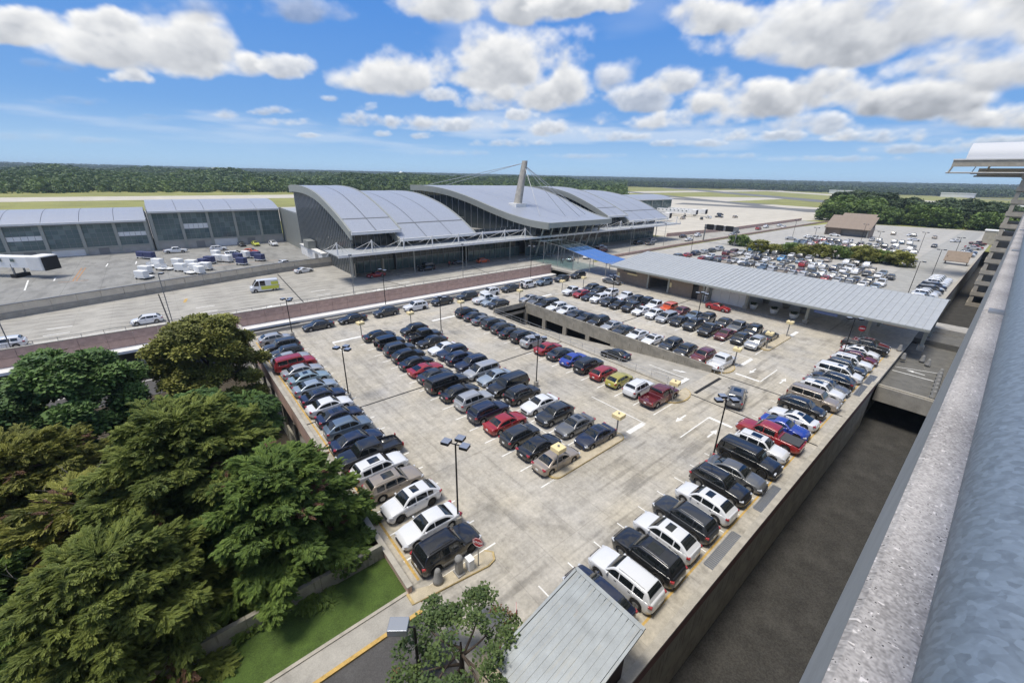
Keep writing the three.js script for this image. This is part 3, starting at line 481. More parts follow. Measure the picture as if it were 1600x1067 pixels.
// lamp over the drive at the bottom
{ const g = thing('drive_lamp', 'dark shoebox lamp on a pole above the entrance drive', 'lamp post', [-13.0, 0, -5.3], 0.9); mesh('pole', muv(cyl(0.09, 0.07, 4.2, 0, 0, 0, 8)), M.blackMetal, g); mesh('arm', muv(bx(0.5, 0.06, 0.06, -0.25, 4.15, 0)), M.blackMetal, g); mesh('lamp_head', muv(new RoundedBoxGeometry(0.95, 0.42, 0.7, 2, 0.03).translate(-0.75, 4.2, 0)), M.lampTop, g); }
// ---------------------------------------------------------------- vehicles
// side profile and sizes of each kind, metres; x forward from the middle
const KIND = {
  sedan:   { L: 4.85, W: 1.84, H: 1.44, gc: 0.2, belt: 0.95, hood: 0.74, xA: 1.02, xB: 0.22, xC: -0.95, xD: -1.78, deck: 0.99, aF: 1.43, aR: -1.40, wr: 0.335, roofW: 0.70, wins: [[-0.05, 0.9], [-1.35, -0.12]], fx: 1.5, rx: 1.3 },
  hatch:   { L: 4.35, W: 1.8, H: 1.5, gc: 0.2, belt: 0.98, hood: 0.80, xA: 1.08, xB: 0.34, xC: -1.35, xD: -2.02, deck: 0.98, aF: 1.33, aR: -1.28, wr: 0.325, roofW: 0.71, wins: [[0.02, 0.95], [-1.0, -0.05], [-1.5, -1.08]], fx: 1.4, rx: 1.5 },
  suv:     { L: 4.75, W: 1.92, H: 1.74, gc: 0.25, belt: 1.12, hood: 1.0, xA: 1.0, xB: 0.3, xC: -1.75, xD: -2.2, deck: 1.1, aF: 1.42, aR: -1.38, wr: 0.37, roofW: 0.73, wins: [[0.0, 0.9], [-0.98, -0.07], [-1.72, -1.08]], fx: 1.4, rx: 1.7, rails: 1 },
  crossover: { L: 4.6, W: 1.88, H: 1.65, gc: 0.22, belt: 1.08, hood: 0.93, xA: 1.1, xB: 0.35, xC: -1.2, xD: -2.18, deck: 1.1, aF: 1.38, aR: -1.32, wr: 0.36, roofW: 0.70, wins: [[0.02, 0.98], [-0.95, -0.06], [-1.5, -1.04]], fx: 1.45, rx: 1.5 },
  fullsuv: { L: 5.35, W: 2.04, H: 1.9, gc: 0.28, belt: 1.2, hood: 1.08, xA: 1.22, xB: 0.68, xC: -2.32, xD: -2.58, deck: 1.18, aF: 1.62, aR: -1.58, wr: 0.40, roofW: 0.78, wins: [[0.2, 1.1], [-0.95, 0.12], [-2.2, -1.05]], fx: 1.5, rx: 2, rails: 1 },
  minivan: { L: 5.15, W: 1.98, H: 1.76, gc: 0.2, belt: 1.05, hood: 0.85, xA: 1.62, xB: 0.62, xC: -2.1, xD: -2.46, deck: 1.03, aF: 1.62, aR: -1.5, wr: 0.35, roofW: 0.76, wins: [[0.35, 1.45], [-0.95, 0.28], [-2.05, -1.02]], fx: 1.3, rx: 2 },
  coupe:   { L: 4.7, W: 1.9, H: 1.34, gc: 0.17, belt: 0.92, hood: 0.76, xA: 0.82, xB: 0.05, xC: -0.75, xD: -1.85, deck: 0.97, aF: 1.45, aR: -1.38, wr: 0.345, roofW: 0.68, wins: [[-0.75, 0.7]], fx: 1.5, rx: 1.15 },
  jeep:    { L: 4.3, W: 1.88, H: 1.86, gc: 0.32, belt: 1.16, hood: 1.1, xA: 0.82, xB: 0.55, xC: -1.85, xD: -1.98, deck: 1.14, aF: 1.35, aR: -1.3, wr: 0.41, roofW: 0.86, wins: [[0.05, 0.7], [-0.85, -0.03], [-1.75, -0.93]], fx: 2.2, rx: 3, box: 1 },
  pickup:  { L: 5.85, W: 2.02, H: 1.9, gc: 0.32, belt: 1.18, hood: 1.12, xA: 1.45, xB: 0.82, xC: -0.72, xD: -0.92, deck: 1.16, aF: 1.85, aR: -1.75, wr: 0.41, roofW: 0.77, wins: [[0.42, 1.3], [-0.62, 0.34]], fx: 1.5, rx: 2.4, bed: [-2.78, -1.08] },
  van:     { L: 5.7, W: 2.06, H: 2.55, gc: 0.25, belt: 1.3, hood: 1.15, xA: 2.3, xB: 1.35, xC: -2.6, xD: -2.78, deck: 1.28, aF: 1.85, aR: -1.75, wr: 0.36, roofW: 0.86, wins: [[1.05, 2.0], [-0.15, 0.85]], fx: 1.25, rx: 3 },
};
function grid(rows, flip) {                                // rows of points -> smooth surface
  const n = rows[0].length, pos = [], idx = [];
  for (const r of rows) for (const p of r) pos.push(...p);
  for (let i = 0; i + 1 < rows.length; i++) for (let j = 0; j + 1 < n; j++) { const a = i * n + j, b = a + 1, c = a + n, d = c + 1; flip ? idx.push(a, b, c, b, d, c) : idx.push(a, c, b, b, c, d); }
  const g = new THREE.BufferGeometry(); g.setAttribute('position', new THREE.Float32BufferAttribute(pos, 3)); g.setIndex(idx); g.computeVertexNormals();
  g.setAttribute('uv', new THREE.Float32BufferAttribute(new Float32Array(pos.length / 3 * 2), 2));
  return g;
}
function carShape(kind, lod = 0) {
  const s = KIND[kind], hl = s.L / 2, hw = s.W / 2, Ra = s.wr * 1.17;
  const plan = (x) => { const t = Math.abs(x) / hl, e = Math.max(0, (t - 0.84) / 0.16), k = s.box || s.bed || kind === 'fullsuv' || kind === 'van' ? 0.13 : 0.24; return hw * (1 - 0.045 * Math.pow(t, 2.5)) * (1 - k * e * e); };
  const top = (x) => {
    if (x > s.xA - 0.05) { const t = clamp((hl - x) / (hl - s.xA + 0.05)); return mix(s.hood - 0.02, s.belt, Math.pow(t, s.box ? 0.5 : 0.72)) - 0.30 * Math.pow(1 - t, 9) - (s.box ? 0 : 0.05 * Math.pow(1 - t, 3)); }
    if (x < s.xD + 0.02) { const t = clamp((x + hl) / (s.xD + hl + 0.001)); return mix(s.deck - 0.03, s.belt + 0.01, t) - 0.24 * Math.pow(1 - t, 7); }
    return s.belt + 0.01;
  };
  const sill = (x) => { let b = s.gc + 0.22 * Math.pow(Math.abs(x) / hl, 10); for (const a of [s.aF, s.aR]) { const d = Math.abs(x - a); if (d < Ra) b = Math.max(b, s.wr + Math.sqrt(Ra * Ra - d * d)); } return b; };
  let xs = [];
  const nb = lod ? 7 : 16;
  for (let i = 0; i <= nb; i++) xs.push(mix(-hl, hl, i / nb));
  for (const a of [s.aF, s.aR]) for (let i = -4; i <= 4; i++) xs.push(a + Ra * Math.sin(i / 4 * Math.PI / 2 * 0.999));
  xs.push(hl - 0.04, hl - 0.1, hl - 0.2, hl - 0.34, -hl + 0.04, -hl + 0.1, -hl + 0.2, -hl + 0.34, s.xA, s.xD);
  if (s.bed) xs.push(s.bed[0], s.bed[0] + 0.012, s.bed[1], s.bed[1] - 0.012);
  xs = [...new Set(xs.map((x) => Math.round(x * 1000) / 1000))].sort((a, b) => a - b).filter((x) => Math.abs(x) <= hl);
  const halfAt = (x) => {
    const w = plan(x), t = top(x), b = Math.min(sill(x), t - 0.1), cr = s.box || s.bed ? 0.012 : 0.045 * smooth(s.xA - 0.3, s.xA + 0.5, x);
    const inBed = s.bed && x > s.bed[0] + 0.006 && x < s.bed[1] - 0.006;
    const fl = inBed ? 0.78 : t + 0.012 + cr * 0.5, fc = inBed ? 0.78 : t + 0.03 + cr;
    return [inBed, fc, [[w * 0.80, b], [w * 0.965, b + 0.015], [w * 0.995, b + (t - b) * 0.3], [w, b + (t - b) * 0.55], [w * 0.985, b + (t - b) * 0.8], [w * 0.955, t - 0.035], [w * 0.92, t], [w * 0.86, t + (inBed ? 0 : 0.005)], [w * (inBed ? 0.845 : 0.72), fl], [w * 0.42, fc - 0.004]]];
  };
  const rows = xs.map((x) => {
    const m = s.gc + 0.1, [, fc, half] = halfAt(x);
    return [[x, m, 0], ...half.map(([z, y]) => [x, y, z]), [x, fc, 0], ...half.slice().reverse().map(([z, y]) => [x, y, -z]), [x, m, 0]];
  });
  const cap = (r, e) => { const c = [r[0][0] + e, (s.gc + s.hood) / 2 + 0.02, 0]; return r.map((p) => [mix(p[0], c[0], 1), mix(p[1], c[1], 0.25), p[2] * 0.88]); };
  const endc = (r) => { const c = [r[0][0], (s.gc + s.hood) / 2, 0]; return r.map(() => c); };
  const f0 = cap(rows[0], -0.02), f1 = cap(rows[rows.length - 1], 0.02);
  const body = grid([endc(f0), f0, ...rows, f1, endc(f1)], true);
  // cabin
  const roofY = (x) => { const H = s.H - 0.03; if (x >= s.xB) { const t = clamp((s.xA - x) / (s.xA - s.xB)); return s.belt + (H - s.belt) * (1 - Math.pow(1 - t, s.fx)); } if (x <= s.xC) { const t = clamp((x - s.xD) / (s.xC - s.xD)); return s.belt + (H - 0.04 - s.belt) * (1 - Math.pow(1 - t, s.rx)); } const t = (x - s.xC) / (s.xB - s.xC); return H + 0.035 * Math.sin(Math.PI * t) - 0.04 * (1 - t); };
  const wAt = (x, y) => { const k = clamp((y - s.belt) / (s.H - s.belt)); const m = (s.xA + s.xD) / 2, l = (s.xA - s.xD) / 2; return hw * mix(0.925, s.roofW, Math.pow(k, 1.15)) * (1 - 0.05 * Math.pow((x - m) / l, 4)); };
  const cs = []; const nc = lod ? 2 : 5;
  for (let i = 0; i <= nc; i++) cs.push(mix(s.xA, s.xB, i / nc)); for (let i = 1; i <= (lod ? 2 : 6); i++) cs.push(mix(s.xB, s.xC, i / (lod ? 2 : 6))); for (let i = 1; i <= nc; i++) cs.push(mix(s.xC, s.xD, i / nc));
  const crow = (x) => { const c = roofY(x), e = Math.min(s.box ? 0.05 : 0.085, (c - s.belt) * 0.5); const half = [[wAt(x, s.belt), s.belt - 0.03], [wAt(x, mix(s.belt, c - e, 0.5)), mix(s.belt, c - e, 0.5)], [wAt(x, c - e), c - e], [wAt(x, c) - 0.02, c - e * 0.35], [wAt(x, c) - 0.075, c], [wAt(x, c) * 0.5, c + 0.022]]; return [...half.map(([z, y]) => [x, y, z]), [x, c + 0.03, 0], ...half.slice().reverse().map(([z, y]) => [x, y, -z])]; };
  const cabin = grid(cs.map(crow), false);
  const off = 0.012;
  const screen = (xa, xb, dx) => { const rows = []; for (let i = 0; i <= 4; i++) { const x = mix(xa, xb, i / 4), c = roofY(x), w = wAt(x, c) - 0.10, r = []; for (let j = 0; j <= 6; j++) { const z = w * (j / 3 - 1), k = Math.abs(z) / (wAt(x, c) * 0.5); r.push([x + dx, c + (k < 1 ? mix(0.03, 0.022, k) : mix(0.022, 0, (k - 1) / 1)) + off, z]); } rows.push(r); } return rows; };
  const windshield = grid(screen(s.xA - 0.1, s.xB + 0.05, off * 1.2), true);
  const back = grid(screen(s.xC - (s.xC - s.xD) * 0.12, s.xD + (s.xC - s.xD) * (s.deck > 1.0 ? 0.3 : 0.14), -off * 1.5), true);
  const sides = [];
  for (const sg of [1, -1]) for (const [x0, x1] of s.wins) {
    const rows = []; for (let i = 0; i <= 6; i++) { const x = mix(x0, x1, i / 6), c = roofY(x), e = Math.min(s.box ? 0.05 : 0.085, (c - s.belt) * 0.5), lo = s.belt + 0.055, hi = Math.max(lo + 0.004, c - e - 0.03); rows.push([0, 0.5, 1].map((k) => { const y = mix(lo, hi, k); return [x, y, sg * (wAt(x, y) + off)]; })); }
    sides.push(grid(rows, sg < 0));
  }
  const roof = []; for (let i = 0; i <= 2; i++) { const x = mix(s.xB - 0.35, s.xB - 0.35 - (kind === 'suv' ? 0.9 : 0.55), i / 2), c = roofY(x); roof.push([-0.38, 0, 0.38].map((z) => [x, c + 0.03 - Math.abs(z) * 0.012 + 0.008, z])); }
  const railOf = (sg) => { const p = []; for (let i = 0; i <= 6; i++) { const x = mix(s.xB - 0.15, s.xC + 0.1, i / 6); p.push(new THREE.Vector3(x, roofY(x) + 0.045, sg * (wAt(x, s.H) - 0.1))); } return new THREE.TubeGeometry(new THREE.CatmullRomCurve3(p), 6, 0.02, 4); };
  // doors: panels standing a few millimetres proud of the side, with gaps between them
  const doorEdges = s.wins.length === 1 ? [[s.wins[0][0] + 0.15, s.wins[0][1] + 0.3]] : s.wins.slice(0, 2).map(([a, b], i) => i ? [Math.max(a - 0.05, s.aR + Ra * 0.75), s.wins[0][0] - 0.055] : [a - 0.03, Math.min(b + 0.3, s.aF - Ra - 0.06)]);
  const sideZ = (x, y) => { const h = halfAt(x)[2].slice(1, 7); for (let i = 0; i + 1 < h.length; i++) if (y >= h[i][1] && y <= h[i + 1][1]) return mix(h[i][0], h[i + 1][0], (y - h[i][1]) / (h[i + 1][1] - h[i][1] + 1e-6)); return h[y < h[0][1] ? 0 : h.length - 1][0]; };
  const doors = []; for (const sg of [1, -1]) for (const [a, b] of doorEdges) { const R = []; for (let i = 0; i <= 6; i++) { const x = mix(a, b, i / 6); R.push([0, 0.3, 0.6, 0.85, 1].map((k) => { const y = mix(Math.max(sill(x) + 0.04, s.gc + 0.06), s.belt - 0.02, k); return [x, y, sg * (sideZ(x, y) + 0.007)]; })); } doors.push([grid(R, sg < 0), a, sg]); }
  return { doors, sideZ, s, body, cabin, windshield, back, sides, sunroof: grid(roof, true), railOf, roofY, wAt, top, plan };
}
const tyreGeo = (r) => once('tyre' + r, () => { const g = new THREE.LatheGeometry([[r * 0.6, -0.1], [r * 0.94, -0.115], [r, -0.07], [r, 0.07], [r * 0.94, 0.115], [r * 0.6, 0.1]].map(([a, b]) => new THREE.Vector2(a, b)), 18); g.rotateX(Math.PI / 2); return muv(g); });
const rimGeo = (r) => once('rim' + r, () => { const d = new THREE.CylinderGeometry(r * 0.62, r * 0.62, 0.14, 16); d.rotateX(Math.PI / 2); const l = [d]; for (let k = 0; k < 5; k++) { const b = new THREE.BoxGeometry(r * 0.2, r * 0.62, 0.03); b.translate(0, r * 0.31, 0); b.rotateZ(k * Math.PI * 0.4); for (const z of [0.085, -0.085]) l.push(b.clone().translate(0, 0, z)); } return join(l); });
const PAINT = { white: [0.70, 0.71, 0.72], silver: [0.40, 0.41, 0.42], silverblue: [0.32, 0.38, 0.44], paleblue: [0.27, 0.36, 0.40], grey: [0.14, 0.145, 0.15], bluegrey: [0.13, 0.18, 0.24], charcoal: [0.032, 0.036, 0.042], black: [0.007, 0.0075, 0.009], navy: [0.008, 0.014, 0.04], blue: [0.015, 0.045, 0.32], red: [0.30, 0.012, 0.014], maroon: [0.115, 0.010, 0.014], tan: [0.34, 0.29, 0.235], olive: [0.38, 0.34, 0.06], orange: [0.60, 0.09, 0.015], lightblue: [0.05, 0.24, 0.5], lime: [0.55, 0.58, 0.05] };
const paint = (c) => once('paint' + c, () => new THREE.MeshPhysicalMaterial({ color: lin(...PAINT[c]), roughness: 0.38, metalness: ['silver', 'silverblue', 'grey', 'charcoal', 'bluegrey', 'tan', 'paleblue'].includes(c) ? 0.3 : 0.02, clearcoat: 1, clearcoatRoughness: 0.06 }));
M.carGlass = new THREE.MeshPhysicalMaterial({ color: lin(0.012, 0.015, 0.016), roughness: 0.04, clearcoat: 0.6, clearcoatRoughness: 0.03 });
M.headlamp = new THREE.MeshPhysicalMaterial({ color: lin(0.55, 0.57, 0.6), roughness: 0.12, clearcoat: 1 });
M.tail = new THREE.MeshPhysicalMaterial({ color: lin(0.32, 0.012, 0.014), roughness: 0.15, clearcoat: 1 });
M.rim = std([0.38, 0.385, 0.39], 0.35, 0.7);
M.darkRim = std([0.04, 0.04, 0.042], 0.4, 0.5);
M.trim = std([0.018, 0.018, 0.02], 0.6);
M.tonneau = std([0.06, 0.062, 0.066], 0.7);
const WORD = { sedan: 'sedan', hatch: 'hatchback', suv: 'SUV', crossover: 'crossover', fullsuv: 'full-size SUV', minivan: 'minivan', coupe: 'sports coupe', jeep: 'boxy off-roader', pickup: 'pickup truck', van: 'high-roof van' };
const NAME = { sedan: 'sedan', hatch: 'hatchback', suv: 'sport_utility_vehicle', crossover: 'crossover_car', fullsuv: 'full_size_suv', minivan: 'minivan', coupe: 'sports_coupe', jeep: 'boxy_off_roader', pickup: 'pickup_truck', van: 'high_roof_van' };
const CAT = { van: 'van', pickup: 'pickup', minivan: 'minivan' };
const CW = { charcoal: 'charcoal', silverblue: 'silver-blue', paleblue: 'pale blue', bluegrey: 'blue-grey', lightblue: 'bright blue' };
const protos = {};
function proto(kind, opt = {}) {
  const key = kind + JSON.stringify(opt);
  if (protos[key]) return protos[key];
  const c = once('shape' + kind, () => carShape(kind)), s = c.s, g = new THREE.Group(), P = paint('white');
  const add = (n, geo, mat, par = g) => mesh(n, geo, mat, par);
  const cc = once('bodycab' + kind, () => mergeGeometries([c.body.toNonIndexed(), c.cabin.toNonIndexed()]));
  add('body', cc, P).userData.paint = true;
  add('windshield', c.windshield, M.carGlass); add('rear_window', c.back, M.carGlass);
  c.sides.forEach((w) => add('side_window', w, M.carGlass));
  for (const ax of [s.aF, s.aR]) for (const sg of [1, -1]) { const w = add('wheel', tyreGeo(s.wr), M.rubber); w.position.set(ax, s.wr, sg * (s.W / 2 - 0.135)); const r = add('rim', rimGeo(s.wr), opt.darkRim ? M.darkRim : M.rim, w); }
  const hl = s.L / 2, boxy = s.box || s.bed || kind === 'fullsuv';
  const hlamp = once('hl' + boxy, () => muv(new RoundedBoxGeometry(boxy ? 0.16 : 0.34, boxy ? 0.2 : 0.13, 0.36, 2, 0.05))), tlamp = once('tl' + boxy, () => muv(new RoundedBoxGeometry(boxy ? 0.12 : 0.26, boxy ? 0.36 : 0.17, boxy ? 0.2 : 0.36, 2, 0.04)));
  for (const sg of [1, -1]) {
    const a = add('headlight', hlamp, M.headlamp); a.position.set(hl - (boxy ? 0.12 : 0.26), c.top(hl - 0.3) - (boxy ? 0.16 : 0.13), sg * s.W * 0.375); a.rotation.y = sg * (boxy ? 0.1 : 0.42);
    const t = add('taillight', tlamp, M.tail); t.position.set(-hl + (boxy ? 0.08 : 0.17), s.deck - (boxy ? 0.22 : 0.13), sg * s.W * (boxy ? 0.44 : 0.39)); t.rotation.y = -sg * (boxy ? 0 : 0.35);
    const m = add('mirror', once('mir', () => muv(new RoundedBoxGeometry(0.14, 0.15, 0.2, 2, 0.05))), P); m.position.set(s.xA - 0.28, s.belt + 0.08, sg * (s.W / 2 + 0.04)); m.userData.paint = true;
    if (s.rails && !opt.plain) add('roof_rail', once('rail' + kind + sg, () => c.railOf(sg)), opt.darkRim ? M.trim : M.rim);
  }
  for (const [geo, a, sg] of c.doors) { const d = add('door', geo, P); d.userData.paint = true; const h = add('handle', once('dh', () => muv(new RoundedBoxGeometry(0.17, 0.035, 0.035, 1, 0.01))), kind === 'sedan' ? M.rim : M.trim, d); h.position.set(a + 0.16, s.belt - 0.12, sg * (c.sideZ(a + 0.16, s.belt - 0.12) + 0.02)); }
  add('grille', once('gr', () => muv(new RoundedBoxGeometry(0.08, 0.24, 1.0, 2, 0.03))), M.trim).position.set(hl - 0.02, (s.gc + s.hood) / 2 + 0.02, 0);
  add('licence_plate', once('pl', () => muv(bx(0.02, 0.16, 0.32))), M.white).position.set(-hl - 0.02, (s.gc + s.deck) / 2 + 0.05, 0);
  add('bumper_trim', once('bt' + s.W, () => muv(new RoundedBoxGeometry(0.1, 0.14, s.W * 0.74, 2, 0.03))), M.trim).position.set(-hl + 0.02, s.gc + 0.14, 0);
  if (opt.sunroof) add('sunroof', c.sunroof, M.carGlass);
  if (opt.cover) add('tonneau_cover', muv(bx(1.66, 0.03, s.W * 0.82, (s.bed[0] + s.bed[1]) / 2, s.belt + 0.02, 0)), M.tonneau);
  if (s.box) { const w = add('spare_wheel', tyreGeo(s.wr), M.rubber); w.position.set(-hl - 0.12, 0.95, 0); w.rotation.y = Math.PI / 2; }
  if (opt.stripes) { for (const sg of [1, -1]) { const b = add('yellow_livery', muv(bx(3.4, 0.75, 0.012, -0.95, 0.92, sg * (s.W / 2 + 0.001))), paint('lime')); const b2 = add('yellow_livery', muv(bx(1.4, 0.7, 0.02, -1.95, 1.75, sg * (s.W / 2 - 0.08))), paint('lime')); } }
  return protos[key] = g;
}
const rj = rng(21);
function car(kind, colour, x, z, turn, label, group, opt = {}, y = 0) {
  const p = proto(kind, opt), o = p.clone();
  o.traverse((m) => { if (m.isMesh && m.userData.paint) { m.material = paint(colour); m.userData = {}; } });
  o.name = numbered(NAME[kind]); o.position.set(x, y, z); o.rotation.y = turn; { const a = 0.965 + rj() * 0.07, b = 0.97 + rj() * 0.06; o.scale.set(a, b, 0.98 + rj() * 0.04); }
  o.userData = { label, category: CAT[kind] ?? 'car', group }; scene.add(o); return o;
}
const desc = (kind, colour) => (CW[colour] ?? colour) + ' ' + WORD[kind];
const K = { s: 'sedan', h: 'hatch', u: 'suv', b: 'fullsuv', p: 'pickup', m: 'minivan', c: 'coupe', j: 'jeep', x: 'crossover' };
// a row of cars: [kind, colour, nose (1 away from the camera), place along the row, extra]
function rowOf(list, fixed, axis, where, from, group) {
  list.forEach(([k, colour, nose, at, opt], i) => {
    const kind = K[k], j = (rj() - 0.5) * 0.4, t = (rj() - 0.5) * 0.07;
    const label = desc(kind, colour) + (opt?.sunroof ? ' with sunroof' : opt?.cover ? ' with covered bed' : '') + ', ' + ORD[i] + ' from ' + from + ' in ' + where;
    const o = { ...opt }; if (rj() < 0.3 && kind !== 'sedan') o.darkRim = 1; if (!o.sunroof && rj() < 0.1 && ['suv', 'sedan', 'fullsuv', 'crossover'].includes(kind)) o.sunroof = 1;
    if (axis === 'x') car(kind, colour, at, fixed + j, (nose > 0 ? 1 : -1) * Math.PI / 2 + t, label, group, o);
    else if (axis === 'z') car(kind, colour, fixed + j, at, nose > 0 ? t : Math.PI + t, label, group, o);
    else car(kind, colour, fixed + j * 0.5, at, (nose > 0 ? 1 : -1) * Math.PI / 2 + t, label, group, o);
  });
}
const at = (x0, list, p = 2.665) => list.map(([k, c, n, slot, opt], i) => [k, c, n, x0 - p * slot, opt]);
rowOf([['u', 'black', 1, -18.7], ['s', 'white', -1, -21.3], ['x', 'white', -1, -24.2, { sunroof: 1 }], ['u', 'tan', 1, -27.0, { sunroof: 1 }], ['u', 'white', 1, -29.5, { sunroof: 1 }], ['p', 'black', -1, -32.0], ['s', 'navy', 1, -34.7], ['x', 'bluegrey', 1, -37.4], ['s', 'navy', 1, -40.2], ['s', 'white', 1, -42.9], ['s', 'navy', 1, -45.5], ['s', 'silverblue', 1, -48.4], ['s', 'paleblue', 1, -51.2], ['s', 'silver', 1, -53.9], ['b', 'red', 1, -56.5], ['s', 'silver', 1, -59.1], ['h', 'charcoal', -1, -61.6], ['u', 'charcoal', -1, -64.1], ['x', 'silver', 1, -67.7]], -10.5, 'x', 'the tree-side row', 'the entrance', 'cars in the row along the trees');
rowOf(at(-20.8, [['s', 'tan', 1, 0], ['s', 'black', 1, 0.9], ['h', 'charcoal', 1, 1.85], ['s', 'red', 1, 2.85], ['u', 'navy', 1, 3.85], ['u', 'silver', 1, 4.95], ['s', 'black', 1, 6], ['b', 'black', 1, 7], ['s', 'charcoal', 1, 8.1], ['c', 'red', 1, 9], ['s', 'black', 1, 9.95], ['x', 'black', 1, 10.95], ['u', 'charcoal', 1, 12], ['j', 'black', 1, 13.2], ['s', 'black', 1, 14.7]]), -23.5, 'x', 'the near middle row', 'the island', 'cars in the middle double row');
rowOf(at(-20.9, [['s', 'navy', -1, 0], ['s', 'grey', -1, 0.98], ['x', 'charcoal', -1, 2], ['s', 'white', -1, 3], ['u', 'black', 1, 4.05], ['b', 'black', -1, 5.05], ['s', 'silverblue', -1, 6.15], ['m', 'silver', -1, 7.05], ['u', 'navy', -1, 8], ['x', 'navy', 1, 8.95], ['u', 'navy', -1, 9.85], ['s', 'white', -1, 10.7], ['s', 'black', -1, 12], ['p', 'black', 1, 12.95], ['x', 'black', -1, 14.3]]), -28.9, 'x', 'the far middle row', 'the island', 'cars in the middle double row');
rowOf(at(-21.4, [['p', 'maroon', 1, 0], ['u', 'white', 1, 1.02], ['h', 'olive', 1, 2.1], ['h', 'red', 1, 3.05], ['u', 'black', 1, 4.05], ['s', 'blue', 1, 5.1], ['s', 'charcoal', 1, 6.05], ['s', 'red', 1, 7], ['x', 'silver', 1, 8.2], ['u', 'black', 1, 9.15], ['s', 'black', 1, 10.15], ['x', 'charcoal', 1, 11.05], ['u', 'charcoal', 1, 12.1], ['s', 'grey', 1, 13.1], ['s', 'charcoal', 1, 14.1], ['u', 'black', 1, 15.05]]), -41.4, 'x', 'the row beside the ramp', 'the pickup end', 'cars in the row beside the ramp');
rowOf([['x', 'charcoal', -1, -62.4], ['s', 'silverblue', -1, -64.6], ['p', 'white', 1, -66.6]], -49.5, 'x', 'the short row', 'the ramp end wall', 'cars at the ramp end');
rowOf(at(-21.3, [['p', 'white', 1, 0], ['u', 'maroon', -1, 1], ['x', 'black', -1, 2], ['u', 'charcoal', -1, 2.95], ['s', 'white', -1, 4.15, { sunroof: 1 }], ['s', 'white', -1, 5.15, { sunroof: 1 }], ['s', 'charcoal', -1, 6.2], ['s', 'silver', -1, 7.2], ['u', 'black', -1, 8.2], ['s', 'charcoal', -1, 9.3], ['s', 'charcoal', -1, 10.2], ['x', 'white', -1, 11.1], ['u', 'white', -1, 12.15], ['b', 'black', -1, 13.1], ['x', 'grey', -1, 14.15], ['s', 'silver', -1, 15.2]]), -57.1, 'x', 'the row above the ramp wall', 'the barricade', 'cars above the ramp wall');
rowOf(at(-21.4, [['u', 'silver', -1, 0], ['h', 'black', -1, 0.9], ['s', 'maroon', -1, 1.85], ['p', 'black', -1, 2.8], ['u', 'charcoal', -1, 3.95], ['h', 'black', -1, 4.95], ['m', 'silver', -1, 5.9], ['x', 'white', -1, 6.85], ['s', 'white', -1, 7.9], ['u', 'black', -1, 8.85], ['s', 'black', -1, 9.9], ['x', 'charcoal', -1, 10.75], ['u', 'white', -1, 11.8], ['s', 'charcoal', -1, 12.7], ['h', 'red', -1, 13.65], ['p', 'white', -1, 14.6]]), -69.3, 'x', 'the front line of the far block', 'the island', 'cars in the far double row');
rowOf(at(-21.4, [['s', 'charcoal', 1, 0], ['u', 'black', -1, 0.95], ['p', 'grey', -1, 1.85], ['x', 'charcoal', -1, 2.85], ['u', 'black', -1, 4], ['s', 'bluegrey', -1, 4.95], ['x', 'maroon', -1, 5.95], ['j', 'orange', -1, 6.95], ['p', 'white', -1, 7.95], ['p', 'black', 1, 8.8], ['u', 'charcoal', -1, 9.75], ['p', 'white', 1, 10.75], ['u', 'white', -1, 12.3], ['x', 'charcoal', -1, 13.45], ['u', 'charcoal', -1, 14.3]]), -74.7, 'x', 'the back line of the far block', 'the island', 'cars in the far double row');
rowOf([['x', 'navy', -1, -15.75], ['u', 'white', -1, -18.15], ['u', 'black', -1, -20.75], ['x', 'white', -1, -23.2, { sunroof: 1 }], ['u', 'charcoal', -1, -25.9], ['x', 'white', -1, -28.8, { sunroof: 1 }], ['u', 'black', 1, -31.7], ['s', 'grey', 1, -34.4], ['b', 'black', 1, -37.4], ['u', 'white', 1, -40.2, { sunroof: 1 }], ['p', 'red', -1, -43.0, { cover: 1 }], ['c', 'blue', 1, -46.2], ['c', 'white', -1, -48.9, { sunroof: 1 }], ['x', 'black', 1, -52.2], ['b', 'tan', 1, -55.5], ['u', 'white', 1, -58.5, { sunroof: 1 }], ['s', 'grey', 1, -61], ['x', 'black', -1, -63.6], ['m', 'white', 1, -66.6, { sunroof: 1 }], ['u', 'charcoal', 1, -69.4], ['u', 'white', 1, -72.4], ['s', 'maroon', 1, -75.6], ['s', 'white', 1, -78.6, { sunroof: 1 }], ['p', 'black', 1, -81.5, { cover: 1 }], ['s', 'maroon', 1, -84.4]], -9.75, 'z', 'the right wall row', 'the booth', 'cars along the right wall');
rowOf([['s', 'charcoal', -1, -17.4], ['s', 'black', -1, -23.2], ['x', 'charcoal', -1, -29.4], ['u', 'white', -1, -35.4], ['x', 'black', -1, -41.4], ['u', 'charcoal', -1, -47.5], ['u', 'white', -1, -53.5], ['x', 'charcoal', -1, -59.3], ['j', 'white', 1, -65.1], ['u', 'bluegrey', -1, -70.1], ['x', 'charcoal', -1, -76.3], ['u', 'black', -1, -82.6]], -70.6, 'p', 'the parallel-parked row', 'the left', 'parallel-parked cars by the road');
car('sedan', 'grey', -61.5, -85, 0.1, 'grey sedan parked in front of the brown entrance building', 'loose cars');
car('coupe', 'red', -34.5, -84.6, -0.05, 'red low sedan parked alone in front of the white storage panels', 'loose cars');
car('suv', 'grey', -15.6, -48.6, Math.PI / 2 + 0.28, 'grey SUV with sunroof driving across the expansion joints', 'moving cars', { sunroof: 1 });
car('sedan', 'black', -34, -50.0, Math.PI, 'black sedan driving down the ramp', 'moving cars', {}, -1.2).rotation.z = -0.11;
